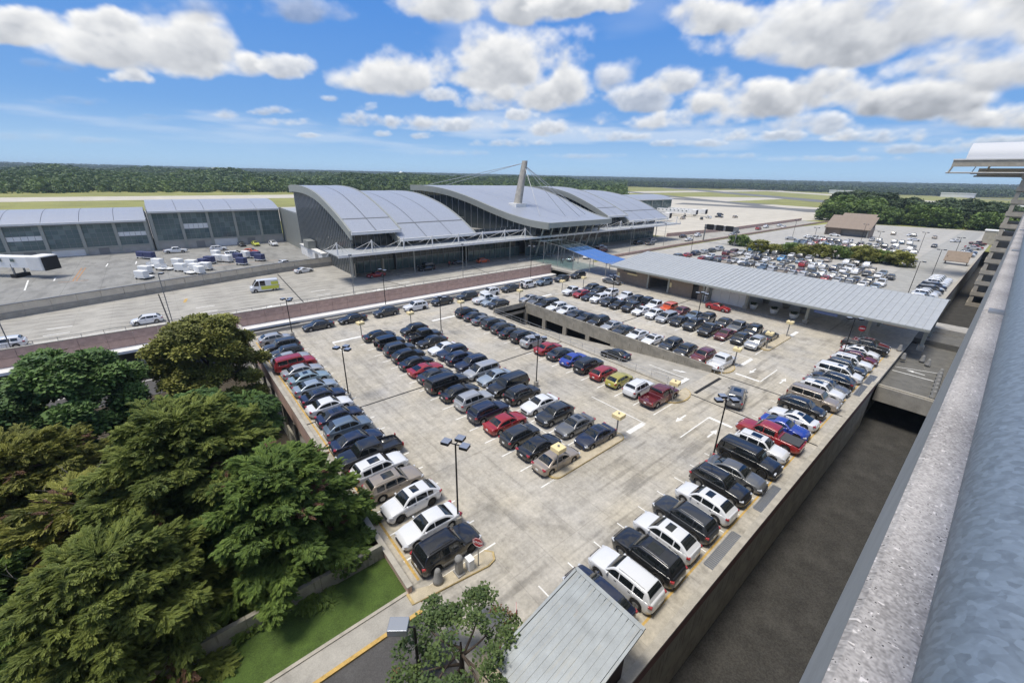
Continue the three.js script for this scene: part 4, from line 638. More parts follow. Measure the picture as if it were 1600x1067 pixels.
// road traffic
[['suv', 'white', -88.2, 20.4, -Math.PI / 2, 'white crossover on the elevated road at far left'], ['hatch', 'white', -90.4, 4.5, -Math.PI / 2, 'white hatchback driving on the elevated road above the round tree'], ['coupe', 'red', -101.5, -40.5, -Math.PI / 2, 'red sedan at the kerb at the end of the terminal canopy'], ['suv', 'black', -103.6, -56, -Math.PI / 2, 'black SUV stopped at the terminal doors'], ['sedan', 'black', -100.6, -54.5, -Math.PI / 2, 'black sedan beside the black SUV at the terminal doors'], ['sedan', 'charcoal', -103.2, -66.5, Math.PI / 2, 'dark sedan at the kerb under the canopy edge'], ['hatch', 'orange', -101.2, -74, Math.PI / 2, 'orange hatchback in front of the terminal entrance'], ['suv', 'black', -98.5, -117, Math.PI / 2, 'black SUV at the kerb past the crossing'], ['suv', 'white', -97.5, -126, Math.PI / 2, 'white SUV at the kerb past the crossing'], ['fullsuv', 'maroon', -93.5, -121, Math.PI / 2, 'maroon full-size SUV on the road past the crossing'], ['sedan', 'white', -88, -107, Math.PI / 2 + 0.3, 'white sedan behind the glass pedestrian canopy'], ['suv', 'charcoal', -97, -149, Math.PI / 2, 'dark SUV on the far terminal kerb'], ['sedan', 'grey', -93.5, -152, Math.PI / 2, 'grey sedan on the far terminal road'], ['suv', 'silver', -97, -159, Math.PI / 2, 'silver SUV on the far terminal kerb'], ['sedan', 'white', -91, -178, Math.PI / 2, 'white sedan on the road past the terminal'], ['suv', 'white', -96, -196, Math.PI / 2, 'white SUV near the end of the terminal road'], ['sedan', 'charcoal', -98, -186, Math.PI / 2, 'charcoal sedan near the end of the terminal road'], ['sedan', 'bluegrey', -92, -228, Math.PI / 2, 'blue-grey sedan on the upper road beyond the terminal'], ['sedan', 'silver', -88, -214, Math.PI / 2, 'silver sedan on the upper road beyond the terminal'], ['suv', 'red', -92, -256, Math.PI / 2, 'red SUV on the upper road beside the pale apron'], ['suv', 'white', -94, -272, Math.PI / 2, 'white SUV behind the red one on the upper road'], ['sedan', 'white', -93, -290, Math.PI / 2, 'white sedan farthest along the upper road'], ['sedan', 'white', -88, -282, Math.PI / 2, 'white sedan in the near lane of the upper road'], ['sedan', 'silver', -88.6, -99.5, Math.PI / 2 + 0.5, 'silver sedan under the glass pedestrian canopy']].forEach(([k, c, x, z, t, l]) => car(k, c, x, z, t, l, 'road traffic', { plain: 1 }));
car('van', 'white', -102.2, -15.6, -Math.PI / 2 - 0.08, 'white and lime-yellow high-roof van on the elevated road', 'road traffic', { stripes: 1 });

// ---------------------------------------------------------------- far car park: small cars, one mesh each
function farCar(kind, colour) {
  return once('far' + kind + colour, () => {
    const c = once('farshape' + kind, () => carShape(kind, 1)), s = c.s;
    const tint = (g, col) => { g = g.index ? g.toNonIndexed() : g.clone(); for (const k of Object.keys(g.attributes)) if (!['position', 'normal', 'uv'].includes(k)) g.deleteAttribute(k); const a = new Float32Array(g.attributes.position.count * 3); for (let i = 0; i < a.length; i += 3) a.set(col, i); g.setAttribute('color', new THREE.BufferAttribute(a, 3)); return g; };
    const wheel = new THREE.CylinderGeometry(s.wr, s.wr, 0.22, 10); wheel.rotateX(Math.PI / 2);
    const dark = [0.012, 0.014, 0.015], l = [tint(c.body, PAINT[colour]), tint(c.cabin, PAINT[colour]), tint(c.windshield, dark), tint(c.back, dark), ...c.sides.map((g) => tint(g, dark))];
    for (const ax of [s.aF, s.aR]) for (const sg of [1, -1]) l.push(tint(wheel.clone().translate(ax, s.wr, sg * (s.W / 2 - 0.12)), [0.014, 0.014, 0.015]));
    return mergeGeometries(l);
  });
}
M.farPaint = new THREE.MeshPhysicalMaterial({ vertexColors: true, roughness: 0.3, clearcoat: 1, clearcoatRoughness: 0.08 });
{
  const rf = rng(5), cols = ['white', 'white', 'white', 'silver', 'silver', 'black', 'charcoal', 'charcoal', 'grey', 'grey', 'red', 'bluegrey', 'tan', 'navy', 'white', 'maroon', 'lightblue', 'silver'], kinds = ['sedan', 'suv', 'suv', 'sedan', 'hatch', 'suv', 'pickup', 'minivan', 'suv'];
  const put = (x, z, turn, where, i, colour, kind) => { colour ??= cols[Math.floor(rf() * cols.length)]; kind ??= kinds[Math.floor(rf() * kinds.length)]; const m = solo(NAME[kind], farCar(kind, colour), M.farPaint, desc(kind, colour) + ', ' + ORD[i] + ' from left in ' + where, CAT[kind] ?? 'car', 'cars in the far car park'); m.position.set(x, 0, z); m.rotation.y = turn + (rf() - 0.5) * 0.05; };
  const rows = [[-118.5, -64, 18, 0, 'the row behind the entrance roof', 0.92], [-124, -64, 18, 1, 'the second row behind the entrance roof', 0.95], [-136.5, -64, 18, 0, 'the third row behind the entrance roof', 0.97], [-142, -64, 18, 1, 'the fourth row behind the entrance roof', 0.97], [-154.5, -64, 18, 0, 'the fifth row behind the entrance roof', 0.95], [-160, -64, 17, 1, 'the row in front of the hedge', 0.95], [-172, -62, 15, 0, 'the row among the hedge bushes', 0.5], [-196, -60, 15, 0, 'the first row beyond the hedge', 0.92], [-201.5, -60, 15, 1, 'the second row beyond the hedge', 0.9], [-214, -60, 15, 0, 'the third row beyond the hedge', 0.85], [-219.5, -60, 15, 1, 'the fourth row beyond the hedge', 0.8], [-232, -60, 14, 0, 'the fifth row beyond the hedge', 0.6], [-237.5, -60, 14, 1, 'the sixth row beyond the hedge', 0.5], [-256, -42, 9, 0, 'the sparse row near the brown shelter', 0.6], [-300, -44, 10, 0, 'the row at the back of the far lot', 0.5]];
  for (const [z, x0, n, nose, where, fill] of rows) for (let k = 0, i = 0; k < n; k++) { if (rf() > fill) continue; put(x0 + k * 2.67, z + (rf() - 0.5) * 0.5, (nose ? -1 : 1) * Math.PI / 2, where, i++); }
  let i = 0; for (let z = -119; z > -166; z -= 2.78) { put(-9.4, z, 0, 'the wall row past the canopy', i++, i === 4 ? 'maroon' : i === 10 ? 'black' : i % 3 ? 'white' : undefined); }
  i = 0; for (const z of [-232, -235, -238, -241, -244, -262, -265, -282, -285]) put(-9.4, z, 0, 'the distant wall row by the garage', i++);
  i = 0; for (const z of [-116, -121.5, -127, -133, -139, -145, -151, -157, -163]) put(-70.5, z, Math.PI / 2, 'the row under the road wall', i++);
  [[-58, -262, 'white'], [-63, -240, 'white'], [-66, -225, 'silver'], [-30, -276, 'white'], [-34, -300, 'white'], [-17, -290, 'white']].forEach(([x, z, c], k) => put(x, z, 0.2 * k, 'the empty back of the far lot', k, c, 'sedan'));
}
// ---------------------------------------------------------------- entrance building and canopy
{
  const g = thing('entrance_building', 'long low entrance building and open canopy under a pale standing-seam roof', 'building', [-34, 0, -95]);
  const x0 = -62.8, x1 = -3.8, zf = -85.6, zb = -101.5, yf = 4.35, yb = 6.35, n = 62;
  const ang = Math.atan2(yb - yf, zf - zb), len = Math.hypot(yb - yf, zf - zb);
  for (let k = 0; k < n; k++) {
    const a = mix(x0, x1, k / n), b = mix(x0, x1, (k + 1) / n);
    const q = bx(b - a - 0.05, 0.08, len, 0, 0, 0); q.rotateX(ang); q.translate((a + b) / 2, (yf + yb) / 2 + (k > 25 ? 0 : 0.03), (zf + zb) / 2); part('roof_panel', q, M.seamRoof, g);
    const s = bx(0.045, 0.17, len, 0, 0.02, 0); s.rotateX(ang); s.translate(a, (yf + yb) / 2 + 0.02, (zf + zb) / 2); part('seam', s, M.seamRoof, g);
  }
  part('eave_fascia', bb(x0, x1, 4.0, 4.34, zf + 0.02, zf + 0.22), M.fascia, g);
  part('back_fascia', bb(x0, x1, 5.9, 6.4, zb - 0.2, zb), M.fascia, g);
  part('soffit', (() => { const q = bx(x1 - x0 - 0.1, 0.1, len - 0.3); q.rotateX(ang); q.translate((x0 + x1) / 2, (yf + yb) / 2 - 0.2, (zf + zb) / 2); return q; })(), M.whiteWall, g);
  part('rear_slope', (() => { const q = bx(x1 - x0, 0.08, 5); q.rotateX(-0.16); q.translate((x0 + x1) / 2, 5.95, zb - 2.5); return q; })(), M.seamRoof, g);
  // enclosed part: brown block courses with openings
  const wall = (a, b, y0, y1, nm = 'wall_course') => part(nm, bb(a, b, y0, y1, -88.7, -88.35), M.taupe, g);
  for (let r = 0; r < 6; r++) {
    const y0 = r * 0.72, y1 = y0 + 0.7;
    const cuts = r < 4 ? [[-62.6, -53.2], [-48.2, -42.3], [-40.9, -39.6]] : [[-62.6, -60.8], [-57, -42.3], [-40.9, -39.6]];
    for (const [a, b] of r === 3 ? [[-62.6, -53.2], [-48.2, -42.3], [-40.9, -39.6]] : cuts) wall(a, b, y0, y1);
  }
  part('end_wall', bb(-62.8, -62.5, 0, 4.4, -88.4, -101), M.taupe, g); part('rear_wall', bb(-62.5, -39.8, 0, 5.6, -101.2, -100.9), M.taupe, g);
  part('louvre_window', bb(-60.8, -57, 2.9, 4.3, -88.68, -88.6), M.darkGlass, g); part('door', bb(-42.3, -40.9, 0, 2.9, -88.66, -88.55), M.black, g);
  for (const x of [-53.4, -48, -39.7]) part('pilaster', bb(x - 0.2, x + 0.2, 0, 4.3, -88.3, -88.1), M.fascia, g);
  part('sign_strip', bb(-59.5, -56.6, 2.35, 2.7, -88.34, -88.28), M.cream, g); part('sign_strip', bb(-46.8, -43.4, 3.3, 3.65, -88.34, -88.28), M.cream, g); part('notice', bb(-47.9, -47.3, 1.5, 2.5, -88.34, -88.28), M.cream, g); part('notice', bb(-62.3, -61.7, 1.4, 2.3, -88.34, -88.28), M.cream, g);
  for (let k = 0; k < 4; k++) part('storage_panel', bb(-38.6 + k * 1.9, -36.75 + k * 1.9, 0.1, 3.1, -90.2, -90.0), M.white, g);
  part('return_wall', bb(-39.4, -39.1, 0, 4.4, -88.4, -94), M.whiteWall, g);
  for (const x of [-39.2, -31.2, -20.4, -11.3, -4.3]) { part('column', bb(x - 0.22, x + 0.22, 0, 4.4, -89.8, -89.36), M.fascia, g); part('plinth', bb(x - 0.4, x + 0.4, 0, 0.8, -90.0, -89.16), M.kerb, g); }
  for (const x of [-31.2, -20.4, -11.3, -4.3]) part('column', bb(x - 0.22, x + 0.22, 0, 5.7, -99.8, -99.4), M.fascia, g);
  part('beam', bb(-39, -4, 4.05, 4.4, -89.75, -89.45), M.fascia, g);
  part('pavement', bb(-39, -20, 0.004, 0.14, -88.4, -101), M.concrete, g);
  part('blue_sign', bb(-18.6, -15.2, 3.45, 3.95, -85.5, -85.42), once('bluesign', () => std([0.05, 0.075, 0.16], 0.5)), g); part('orange_sign', bb(-9.6, -6.6, 3.0, 3.6, -89.3, -89.2), M.dullOrange ??= std([0.42, 0.19, 0.06], 0.6), g);
}
for (const [i, [x, z]] of [[-30.2, -90.9], [-26.3, -90.9], [-22.7, -90.5], [-30.3, -98], [-26.2, -97.4], [-22.7, -96.4]].entries()) {
  const g = thing('planter', ['white round planter nearest the red low sedan, front row', 'white round planter in the middle of the front row', 'white round planter at the right of the front row', 'tall dark planted tub at the left of the back row', 'tall dark planted tub in the middle of the back row', 'tall dark planted tub at the right of the back row'][i], 'planter', [x, 0.14, z], 0, 'planters under the canopy');
  mesh('bowl', once('bowl', () => muv(new THREE.LatheGeometry([[0, 0], [0.5, 0], [0.62, 0.25], [0.8, 0.95], [0.86, 1.0], [0.78, 1.0], [0.7, 0.9], [0, 0.88]].map(([a, b]) => new THREE.Vector2(a, b)), 18))), i < 3 ? M.white : M.greyStone, g);
  const sh = once('pshrub', () => { const l = [], r = rng(4); for (let k = 0; k < 60; k++) { const q = new THREE.PlaneGeometry(0.3, 0.16); q.rotateX(r() * 3); q.rotateY(r() * 6); q.translate((r() - 0.5) * 0.9, 1.0 + r() * (0.35), (r() - 0.5) * 0.9); l.push(q); } return join(l); });
  const m = mesh('shrub', sh, (M.shrub ??= std([0.03, 0.05, 0.02], 1)), g); if (i > 2) m.scale.set(1.2, 1.5, 1.2);
}
// garage ramp bridges over the service lane
{
  const g = thing('ramp_bridge', 'dark concrete ramp bridge from the car park into the garage', 'bridge', [-3, -1, -80]);
  part('deck', bb(-5.9, 0.2, -1.9, -1.0, -71, -97), M.darkDeck ??= mottled([0.13, 0.125, 0.11], 0.3, 0.15, 5), g);
  part('edge_beam', bb(-5.9, 0.2, -3.1, -1.0, -70.75, -70.98), M.concrete, g); part('kerb', bb(-5.9, 0.2, -1.0, -0.82, -71, -71.3), M.kerb, g);
  part('upper_deck', bb(-6.0, 0.2, -0.9, -0.05, -97.1, -104), M.darkDeck, g); part('cross_wall', bb(-5.85, 0.2, -2.2, 0.75, -104.05, -104.5), M.concrete, g);
  part('cross_slab', bb(-5.85, 0.2, -0.6, 0.1, -104.5, -111.5), M.concrete, g);
  part('lane_line', bb(-5.7, -1.2, -0.998, -0.994, -79.0, -79.18), M.paint, g); 
  const l2 = bx(5.4, 0.004, 0.12, -3.2, -0.994, -82.2, 0.42); part('lane_line', l2, M.paint, g);
  const ar = flat([[-4.4, -80.9], [-3.5, -80.5], [-3.55, -80.72], [-2.3, -80.6], [-2.3, -80.8], [-3.6, -80.95], [-3.6, -81.2]], -0.994); part('arrow', ar, M.paint, g);
}
// glass pedestrian canopy between terminal and entrance
{
  const g = thing('pedestrian_canopy', 'arched glass pedestrian canopy with blue glass end beside the crossing', 'canopy', [-80, 0, -92]);
  const A = [[-96, 6.2], [-90, 6.6], [-84, 6.2], [-78, 5.3], [-72, 4.4], [-66.5, 3.9], [-62.6, 4.0]];
  for (let i = 0; i + 1 < A.length; i++) for (let k = 0; k < 3; k++) {
    const [xa, ya] = A[i], [xb, yb] = A[i + 1], z0 = -88.6 - k * 3.1, z1 = z0 - 3.0;
    const q = bx(Math.hypot(xb - xa, yb - ya) - 0.08, 0.03, 3.0); q.rotateZ(Math.atan2(yb - ya, xb - xa)); q.translate((xa + xb) / 2, (ya + yb) / 2, (z0 + z1) / 2); part('pane', q, i >= 3 ? M.blueGlass : M.clearGlass, g);
  }
  for (let i = 0; i < A.length; i++) { const [x, y] = A[i]; part('rafter', bb(x - 0.06, x + 0.06, y - 0.22, y - 0.05, -88.5, -97.9), M.greyMetal, g); for (const z of [-88.7, -97.7]) if (i < 6) part('post', rod([x, i < 4 ? 0 : 0, z], [x, y - 0.1, z], 0.09, 8), M.steel, g); }
  for (let k = 0; k < 4; k++) for (let i = 0; i + 1 < A.length; i++) part('purlin', rod([A[i][0], A[i][1] - 0.04, -88.6 - k * 3.1], [A[i + 1][0], A[i + 1][1] - 0.04, -88.6 - k * 3.1], 0.05), M.greyMetal, g);
  for (let i = 0; i < 3; i++) part('glass_screen', bb(A[i][0] + 0.1, A[i + 1][0] - 0.1, 0.3, 2.6, -88.66, -88.62), M.clearGlass, g);
  const d = struct('crossing_deck', slab([[-96, -98], [-73, -98], [-73, -104], [-96, -104]], -0.01, 0.5), M.roadConcrete);
  struct('footbridge_deck', slab([[-84.15, -86.4], [-72.9, -86.4], [-72.9, -98.2], [-84.15, -98.2]], -0.005, 0.5), M.concrete);
  struct('parking_link', slab([[-82.4, -104], [-73, -104], [-73, -112], [-82.4, -112]], -0.012, 0.5), M.roadConcrete);
  const cs = []; for (let k = 0; k < 9; k++) cs.push(flat([[-98 - k * 0.02 + 0, -86 - k * 1.2], [-104, -86 - k * 1.2], [-104, -86.6 - k * 1.2], [-98, -86.6 - k * 1.2]], 0.006)); for (let k = 0; k < 8; k++) cs.push(flat([[-67 + k * 0.9, -87.5], [-66.5 + k * 0.9, -87.5], [-66.5 + k * 0.9, -91], [-67 + k * 0.9, -91]], 0.006)); struct('crosswalk', join(cs), M.paint);
}
// the pink precast walls of the road
{
  const w = panelWall('road_wall', 'panel', 'long pink precast wall along the near side of the elevated road', 'wall', NEAR, 3.0, [[-1.5, -0.25], [-0.25, 1.0]], 0.3, M.pink, 0.035);
  for (const [x, z, a, L] of along(NEAR, 6)) part('coping', bx(L, 0.1, 0.42, x, 1.06, z, a), M.kerb, w);
  for (const [x, z, a, L] of along(NEAR, 9)) part('ledge', bx(L, 0.4, 2.4, x + 1.1, -1.72, z, a), M.whiteWall, w);
  for (const [x, z, a] of along(NEAR, 2.4)) part('rail_post', cyl(0.03, 0.03, 0.55, x, 1.1, z, 5), M.greyMetal, w);
  for (const [x, z, a, L] of along(NEAR, 12)) part('rail', bx(L, 0.05, 0.05, x, 1.65, z, a), M.greyMetal, w);
  const w2 = panelWall('far_road_wall', 'panel', 'pink precast wall along the road above the far car park', 'wall', NEAR2, 4.5, [[-0.1, 0.9], [-6, -3], [-3, -0.1]], 0.3, M.pink, 0.04);
  panelWall('apron_wall', 'panel', 'pink precast wall between the upper road and the pale apron', 'wall', [[-104, -182], [-99, -240], [-100, -352]], 4.5, [[-0.2, 1.6]], 0.3, M.pink, 0.04);
  panelWall('curved_ramp_wall', 'panel', 'low pink wall along the curved ramp behind the far lot', 'wall', [[-85.8, -352], [-78, -400], [-62, -430]], 4.5, [[-0.2, 1.0]], 0.3, M.pink, 0.04);
  // beige wall on the far side of the road
  const f = panelWall('apron_barrier_wall', 'panel', 'long beige precast wall between the road and the aircraft apron', 'wall', FAR, 3.6, [[1.0, 2.35]], 0.3, M.beige, 0.06);
  for (const [x, z, a, L] of along(FAR, 3.6)) { part('foot', bx(L - 0.02, 1.0, 0.55, x + 0.1, 0.5, z, a), M.footConcrete ??= mottled([0.30, 0.285, 0.25], 0.2, 0.08, 5), f); part('coping', bx(L, 0.1, 0.4, x, 2.4, z, a), M.greyMetal, f); };
  panelWall('end_wall', 'panel', 'tall beige wall at the start of the terminal canopy', 'wall', [[-123, -43], [-106.6, -45]], 3.4, [[0, 3.4]], 0.3, M.beige, 0.04);
  struct('road_underside', slab([...NEAR.map(([x, z]) => [x - 1.6, z]), [-104, -97], [-104, 90]], -1.0, 1.4), M.wallConcrete);
  for (const [i, [x, z]] of [[-87, 24], [-87, 6], [-87.5, -9]].entries()) { const c = solo('round_column', join([cyl(0.62, 0.62, 4.4, x, FLOOR + 0.1, z, 18), bx(2.2, 0.6, 1.6, x - 0.4, FLOOR + 4.5, z)]), M.whiteWall, ['round white column under the road at far left', 'round white column under the road behind the round tree', 'round white column under the road beside the car park corner'][i], 'column', 'columns under the road'); }
}

// ---------------------------------------------------------------- the terminal
const curve = (pts) => new THREE.CatmullRomCurve3(pts.map(([x, y]) => new THREE.Vector3(x, y, 0)), false, 'catmullrom', 0.5);
const HIGH = [[-102.5, 11.3], [-110, 14.4], [-118, 17.1], [-126, 19.2], [-136, 20.4], [-147, 20.6], [-153, 20.3]];
const LOW = [[-101, 9.1], [-109.5, 12.9], [-119, 15.9], [-131, 18.1], [-142, 18.9], [-155, 18.7], [-160, 18.4]];
function vaultStrip(c, z0a, z0b, z1a, z1b, th, n = 22) {     // strip of curved roof between two edges, thickness th
  const up = [], dn = [];
  for (let i = 0; i <= n; i++) { const p = c.getPoint(i / n), t = i / n, za = mix(z0a, z0b, t), zb = mix(z1a, z1b, t); up.push([[p.x, p.y, za], [p.x, p.y, zb]]); dn.push([[p.x, p.y - th, za], [p.x, p.y - th, zb]]); }
  const e = (k) => grid(up.map((u, i) => [u[k], dn[i][k]]), k === 0), ends = [grid([[up[0][0], up[0][1]], [dn[0][0], dn[0][1]]], true), grid([[up[n][0], up[n][1]], [dn[n][0], dn[n][1]]], false)];
  return mergeGeometries([grid(up, false), grid(dn, true), e(0), e(1), ...ends].map((g) => g.toNonIndexed()));
}
function vault(g, prof, z0, z1, strips, gap = 0.12) {
  const c = curve(prof), fw = 0.9;
  for (let k = 0; k < strips; k++) { const a = mix(z0, z1, k / strips) - (k ? gap / 2 : 0), b = mix(z0, z1, (k + 1) / strips) + (k < strips - 1 ? gap / 2 : 0); part('roof_strip', vaultStrip(c, a, a, b, b, 0.35), M.vault, g); if (k) part('roof_seam', vaultStrip(c, a + gap * 2.2, a + gap * 2.2, a, a, 0.28), M.seamDark ??= std([0.15, 0.16, 0.17], 0.6, 0.2), g); }
  { const p = c.getPoint(0.13), q = c.getPoint(0.145), e = new THREE.BoxGeometry(Math.hypot(q.x - p.x, q.y - p.y) * 0.5, 0.07, Math.abs(z1 - z0) - 0.6); e.rotateZ(Math.atan2(p.y - q.y, p.x - q.x)); e.translate(p.x, p.y + 0.02, (z0 + z1) / 2); part('cross_seam', e, M.seamDark ??= std([0.15, 0.16, 0.17], 0.6, 0.2), g); }
  const c2 = curve(prof.map(([x, y]) => [x, y + 0.12]));
  for (const z of [z0, z1]) { const s = z === z0 ? 1 : -1; part('edge_fascia', vaultStrip(c2, z + s * 0.25, z + s * 0.25, z - s * 0.25, z - s * 0.25, z === z0 ? 2.0 : 0.7), M.fascia, g); }
  const e = prof[0]; part('eave_gutter', bb(e[0] - 0.4, e[0] + 0.5, e[1] - 0.75, e[1] - 0.02, z0, z1), M.whiteWall, g);
}
function gable(g, prof, z, th, base = 0, step = 1.35, mat = M.darkGlass) {   // glazed side wall under a vault: one pane per bay between mullions
  const c = curve(prof), N = 200, yAt = (x) => { let best = 0, bd = 1e9; for (let i = 0; i <= N; i++) { const p = c.getPoint(i / N); const d = Math.abs(p.x - x); if (d < bd) { bd = d; best = p.y; } } return best; };
  const xa = prof[0][0] - 1.2, xb = prof[prof.length - 1][0] + 3;
  for (let x = xa, k = 0; x > xb; x -= step, k++) {
    const x2 = x - step, ya = yAt(x) - 1.1, yb = yAt(x2) - 1.1;
    const sh = new THREE.Shape(); sh.moveTo(x - 0.05, base); sh.lineTo(x2 + 0.05, base); sh.lineTo(x2 + 0.05, yb); sh.lineTo(x - 0.05, ya); sh.closePath();
    const q = new THREE.ExtrudeGeometry(sh, { depth: 0.06, bevelEnabled: false }); q.translate(0, 0, z - 0.03); part('glass_pane', q, mat, g);
    part('mullion', bb(x2 - 0.09, x2 + 0.09, base, yb, z + 0.16, z - 0.16), M.steel, g);
  }
}
{
  const g = thing('terminal', 'large airport terminal with overlapping curved metal roofs and dark glass walls', 'building', [-125, 0, -105]);
  vault(g, HIGH, -35.8, -48.7, 2); vault(g, LOW, -47.5, -71.2, 3); vault(g, HIGH, -134.4, -147, 2); vault(g, LOW, -146.5, -175.3, 3);
  gable(g, HIGH, -36.4, 0.1, 0, 1.35); gable(g, HIGH, -48.2, 0.1, 8, 3); gable(g, HIGH, -135, 0.1, 9, 2.2); gable(g, HIGH, -146.4, 0.1, 9, 3);
  // the central roof: a wide back that narrows to a prow over the entrance
  const MID = [[-91.5, 11.6], [-98, 12.0], [-106, 13.2], [-115, 15.2], [-126, 17.8], [-138, 19.8], [-150, 20.6], [-158, 20.6]];
  const c = curve(MID), c2 = curve(MID.map(([x, y]) => [x, y + 0.1]));
  const zs = [-92, -99.5, -107, -114.5, -122], zb = [-81, -95, -108, -121.5, -135];
  for (let k = 0; k < 4; k++) part('roof_strip', vaultStrip(c, zs[k] - (k ? 0.07 : 0), zb[k] - (k ? 0.07 : 0), zs[k + 1], zb[k + 1], 0.4), M.vault, g);
  part('edge_fascia', vaultStrip(c2, -91.5, -80.5, -92.3, -81.3, 2.0), M.fascia, g); part('edge_fascia', vaultStrip(c2, -121.7, -134.7, -122.5, -135.5, 1.6), M.fascia, g);
  part('prow_fascia', bb(-92.1, -91.3, 10.1, 11.65, -91.6, -122.3), M.fascia, g);
  part('soffit', slab([[-92, -92], [-92, -122], [-158, -134], [-158, -81.5]], 10.6, 0.2), M.fascia, g);
  // glazing under the central roof on its left flank
  for (let k = 0; k < 22; k++) { const t0 = k / 22, t1 = (k + 1) / 22; const P = (t) => { const p = c.getPoint(mix(0.12, 1, t)); return [p.x, p.y, mix(-92, -81, mix(0.12, 1, t)) - 0.8]; }; const [ax, ay, az] = P(t0), [bx_, by, bz] = P(t1); const q = new THREE.BufferGeometry(); q.setAttribute('position', new THREE.Float32BufferAttribute([ax, 5, az, bx_, 5, bz, bx_, by - 1.5, bz, ax, 5, az, bx_, by - 1.5, bz, ax, ay - 1.5, az], 3)); q.computeVertexNormals(); part('glass_pane', q, M.darkGlass, g); part('mullion', rod([bx_, 5, bz + 0.1], [bx_, by - 1.4, bz + 0.1], 0.11), M.steel, g); }
  // front glazing bays and doors
  const bay = (z0, z1, x, y1, n) => { for (let k = 0; k < n; k++) { const a = mix(z0, z1, k / n), b = mix(z0, z1, (k + 1) / n); part('glass_pane', bb(x - 0.05, x, 3.1, y1, a - 0.08, b + 0.08), M.darkGlass, g); part('door', bb(x - 0.06, x - 0.01, 0.05, 3.0, a - 0.08, b + 0.08), M.facadeGlass, g); part('mullion', bb(x - 0.12, x + 0.12, 0, y1, a - 0.07, a + 0.07), M.greyMetal, g); } part('transom', bb(x - 0.1, x + 0.1, 2.98, 3.12, z0, z1), M.greyMetal, g); };
  bay(-36.6, -48.4, -107.4, 10.2, 7); bay(-48.6, -71, -106.6, 8.2, 12); bay(-71, -91.6, -104.6, 9.5, 10); bay(-91.8, -122.2, -102, 10.4, 14); bay(-122.3, -134.2, -104.6, 9.5, 6); bay(-134.6, -147, -106.6, 10.8, 7); bay(-147.2, -175, -106.6, 8.2, 15);
  part('core', bb(-108.6, -152, 0, 7.4, -37.5, -174), M.interior, g); part('upper_floor', bb(-109.5, -150, 7.4, 9.6, -37.2, -47.9), M.interior, g);
  for (let k = 0; k < 8; k++) { const z = -93 - k * 4; part('leaning_column', rod([-98.5, 0, z], [-94.5, 11, z], 0.3, 8), M.fascia, g); }
  part('rear_wall', bb(-151.5, -152, 0, 17, -36.4, -175), M.panel, g);
  part('low_roof', bb(-102, -108.6, 8.3, 8.6, -71.2, -91.4), M.vault, g); part('low_roof', bb(-102, -108.6, 8.3, 8.6, -122.4, -134.3), M.vault, g);
  part('pavement', bb(-98.8, -106.6, 0.003, 0.15, -46, -176), M.concrete, g);
  // mast
  const ms = new THREE.CylinderGeometry(1.0, 1.6, 14.6, 4, 1); ms.rotateY(Math.PI / 4); ms.scale(1.15, 1, 0.75); ms.translate(0, 7.3, 0);
  const sk = new THREE.Matrix4().set(1, 0, 0, 0, 0, 1, 0, 0, 0, -0.2, 1, 0, 0, 0, 0, 1); ms.applyMatrix4(sk); ms.translate(-115, 15.0, -99.2); part('mast', ms, M.concrete, g);
  part('mast_base', bb(-117.2, -112.8, 14.6, 15.9, -96.8, -101.4), M.whiteWall, g);
  for (const b of [[-100, 12.6, -118.2], [-100, 12.4, -108], [-102, 12.6, -98], [-98, 12.2, -113]]) part('stay_cable', rod([-115, 28.2, -101.9], b, 0.09), M.steel, g);
  for (const b of [[-150, 20.9, -92], [-150, 20.9, -84]]) part('stay_cable', rod([-115.6, 28.8, -101.9], b, 0.09), M.steel, g);
}
{ // long canopy at the kerb with its own little masts
  const g = thing('kerb_canopy', 'long thin white canopy with small tie-rod masts in front of the terminal', 'canopy', [-100, 0, -104]);
  for (let k = 0; k < 18; k++) { const z = -30 - k * 8.2; part('canopy_panel', bb(-96, -105.4, 6.85, 7.05, z - 0.04, z - 8.16), M.seamRoof, g); part('front_beam', bb(-95.7, -96, 6.6, 7.2, z, z - 8.2), M.whiteWall, g);
    if (k % 2 === 0) part('post', rod([-99.6, 0, z - 4.1], [-99.6, 6.9, z - 4.1], 0.16, 8), M.fascia, g); }
  for (let k = 0; k < 19; k++) { const z = -30.4 - k * 8.1; if (z < -90 && z > -120) continue; part('mast', rod([-97, 7, z], [-97, 9.9, z], 0.17, 8), M.whiteWall, g); for (const [dx, dz] of [[-5, -2.8], [-5, 2.8], [0.6, -2.8], [0.6, 2.8]]) part('tie_rod', rod([-97, 9.7, z], [-97 + dx, 7.1, z + dz], 0.05, 5), M.whiteWall, g); }
  const b = thing('terminal_side_block', 'windowless grey metal block joining terminal and concourse', 'building', [-165, 0, -38]);
  for (let k = 0; k < 9; k++) part('cladding_panel', bb(-150.4 - k * 3.1, -153.45 - k * 3.1, -0.1, 11.6 + k * 0.08, -37.2, -36.8), M.panel, b);
  for (let k = 0; k < 4; k++) part('roof_panel', bb(-150.4 - k * 7, -157.3 - k * 7, 11.4, 11.9, -37.3, -62), M.seamRoof, b);
  const c = thing('loading_shed', 'white low loading shed with dark unit below the terminal glass', 'building', [-128, 0, -33]);
  part('wall', bb(-124.2, -146, 0, 3.0, -34.6, -34.9), M.whiteWall, c); part('wall', bb(-124.2, -124.5, 0, 3.0, -34.9, -42), M.whiteWall, c); part('roof', bb(-124, -146.2, 3.0, 3.2, -34.4, -36), M.whiteWall, c); part('cooling_unit', bb(-134, -139, 3.2, 5.4, -33.8, -36), M.panel, c); part('vehicle_door', bb(-128, -131, 0.05, 2.4, -34.55, -34.5), M.interior, c);
}
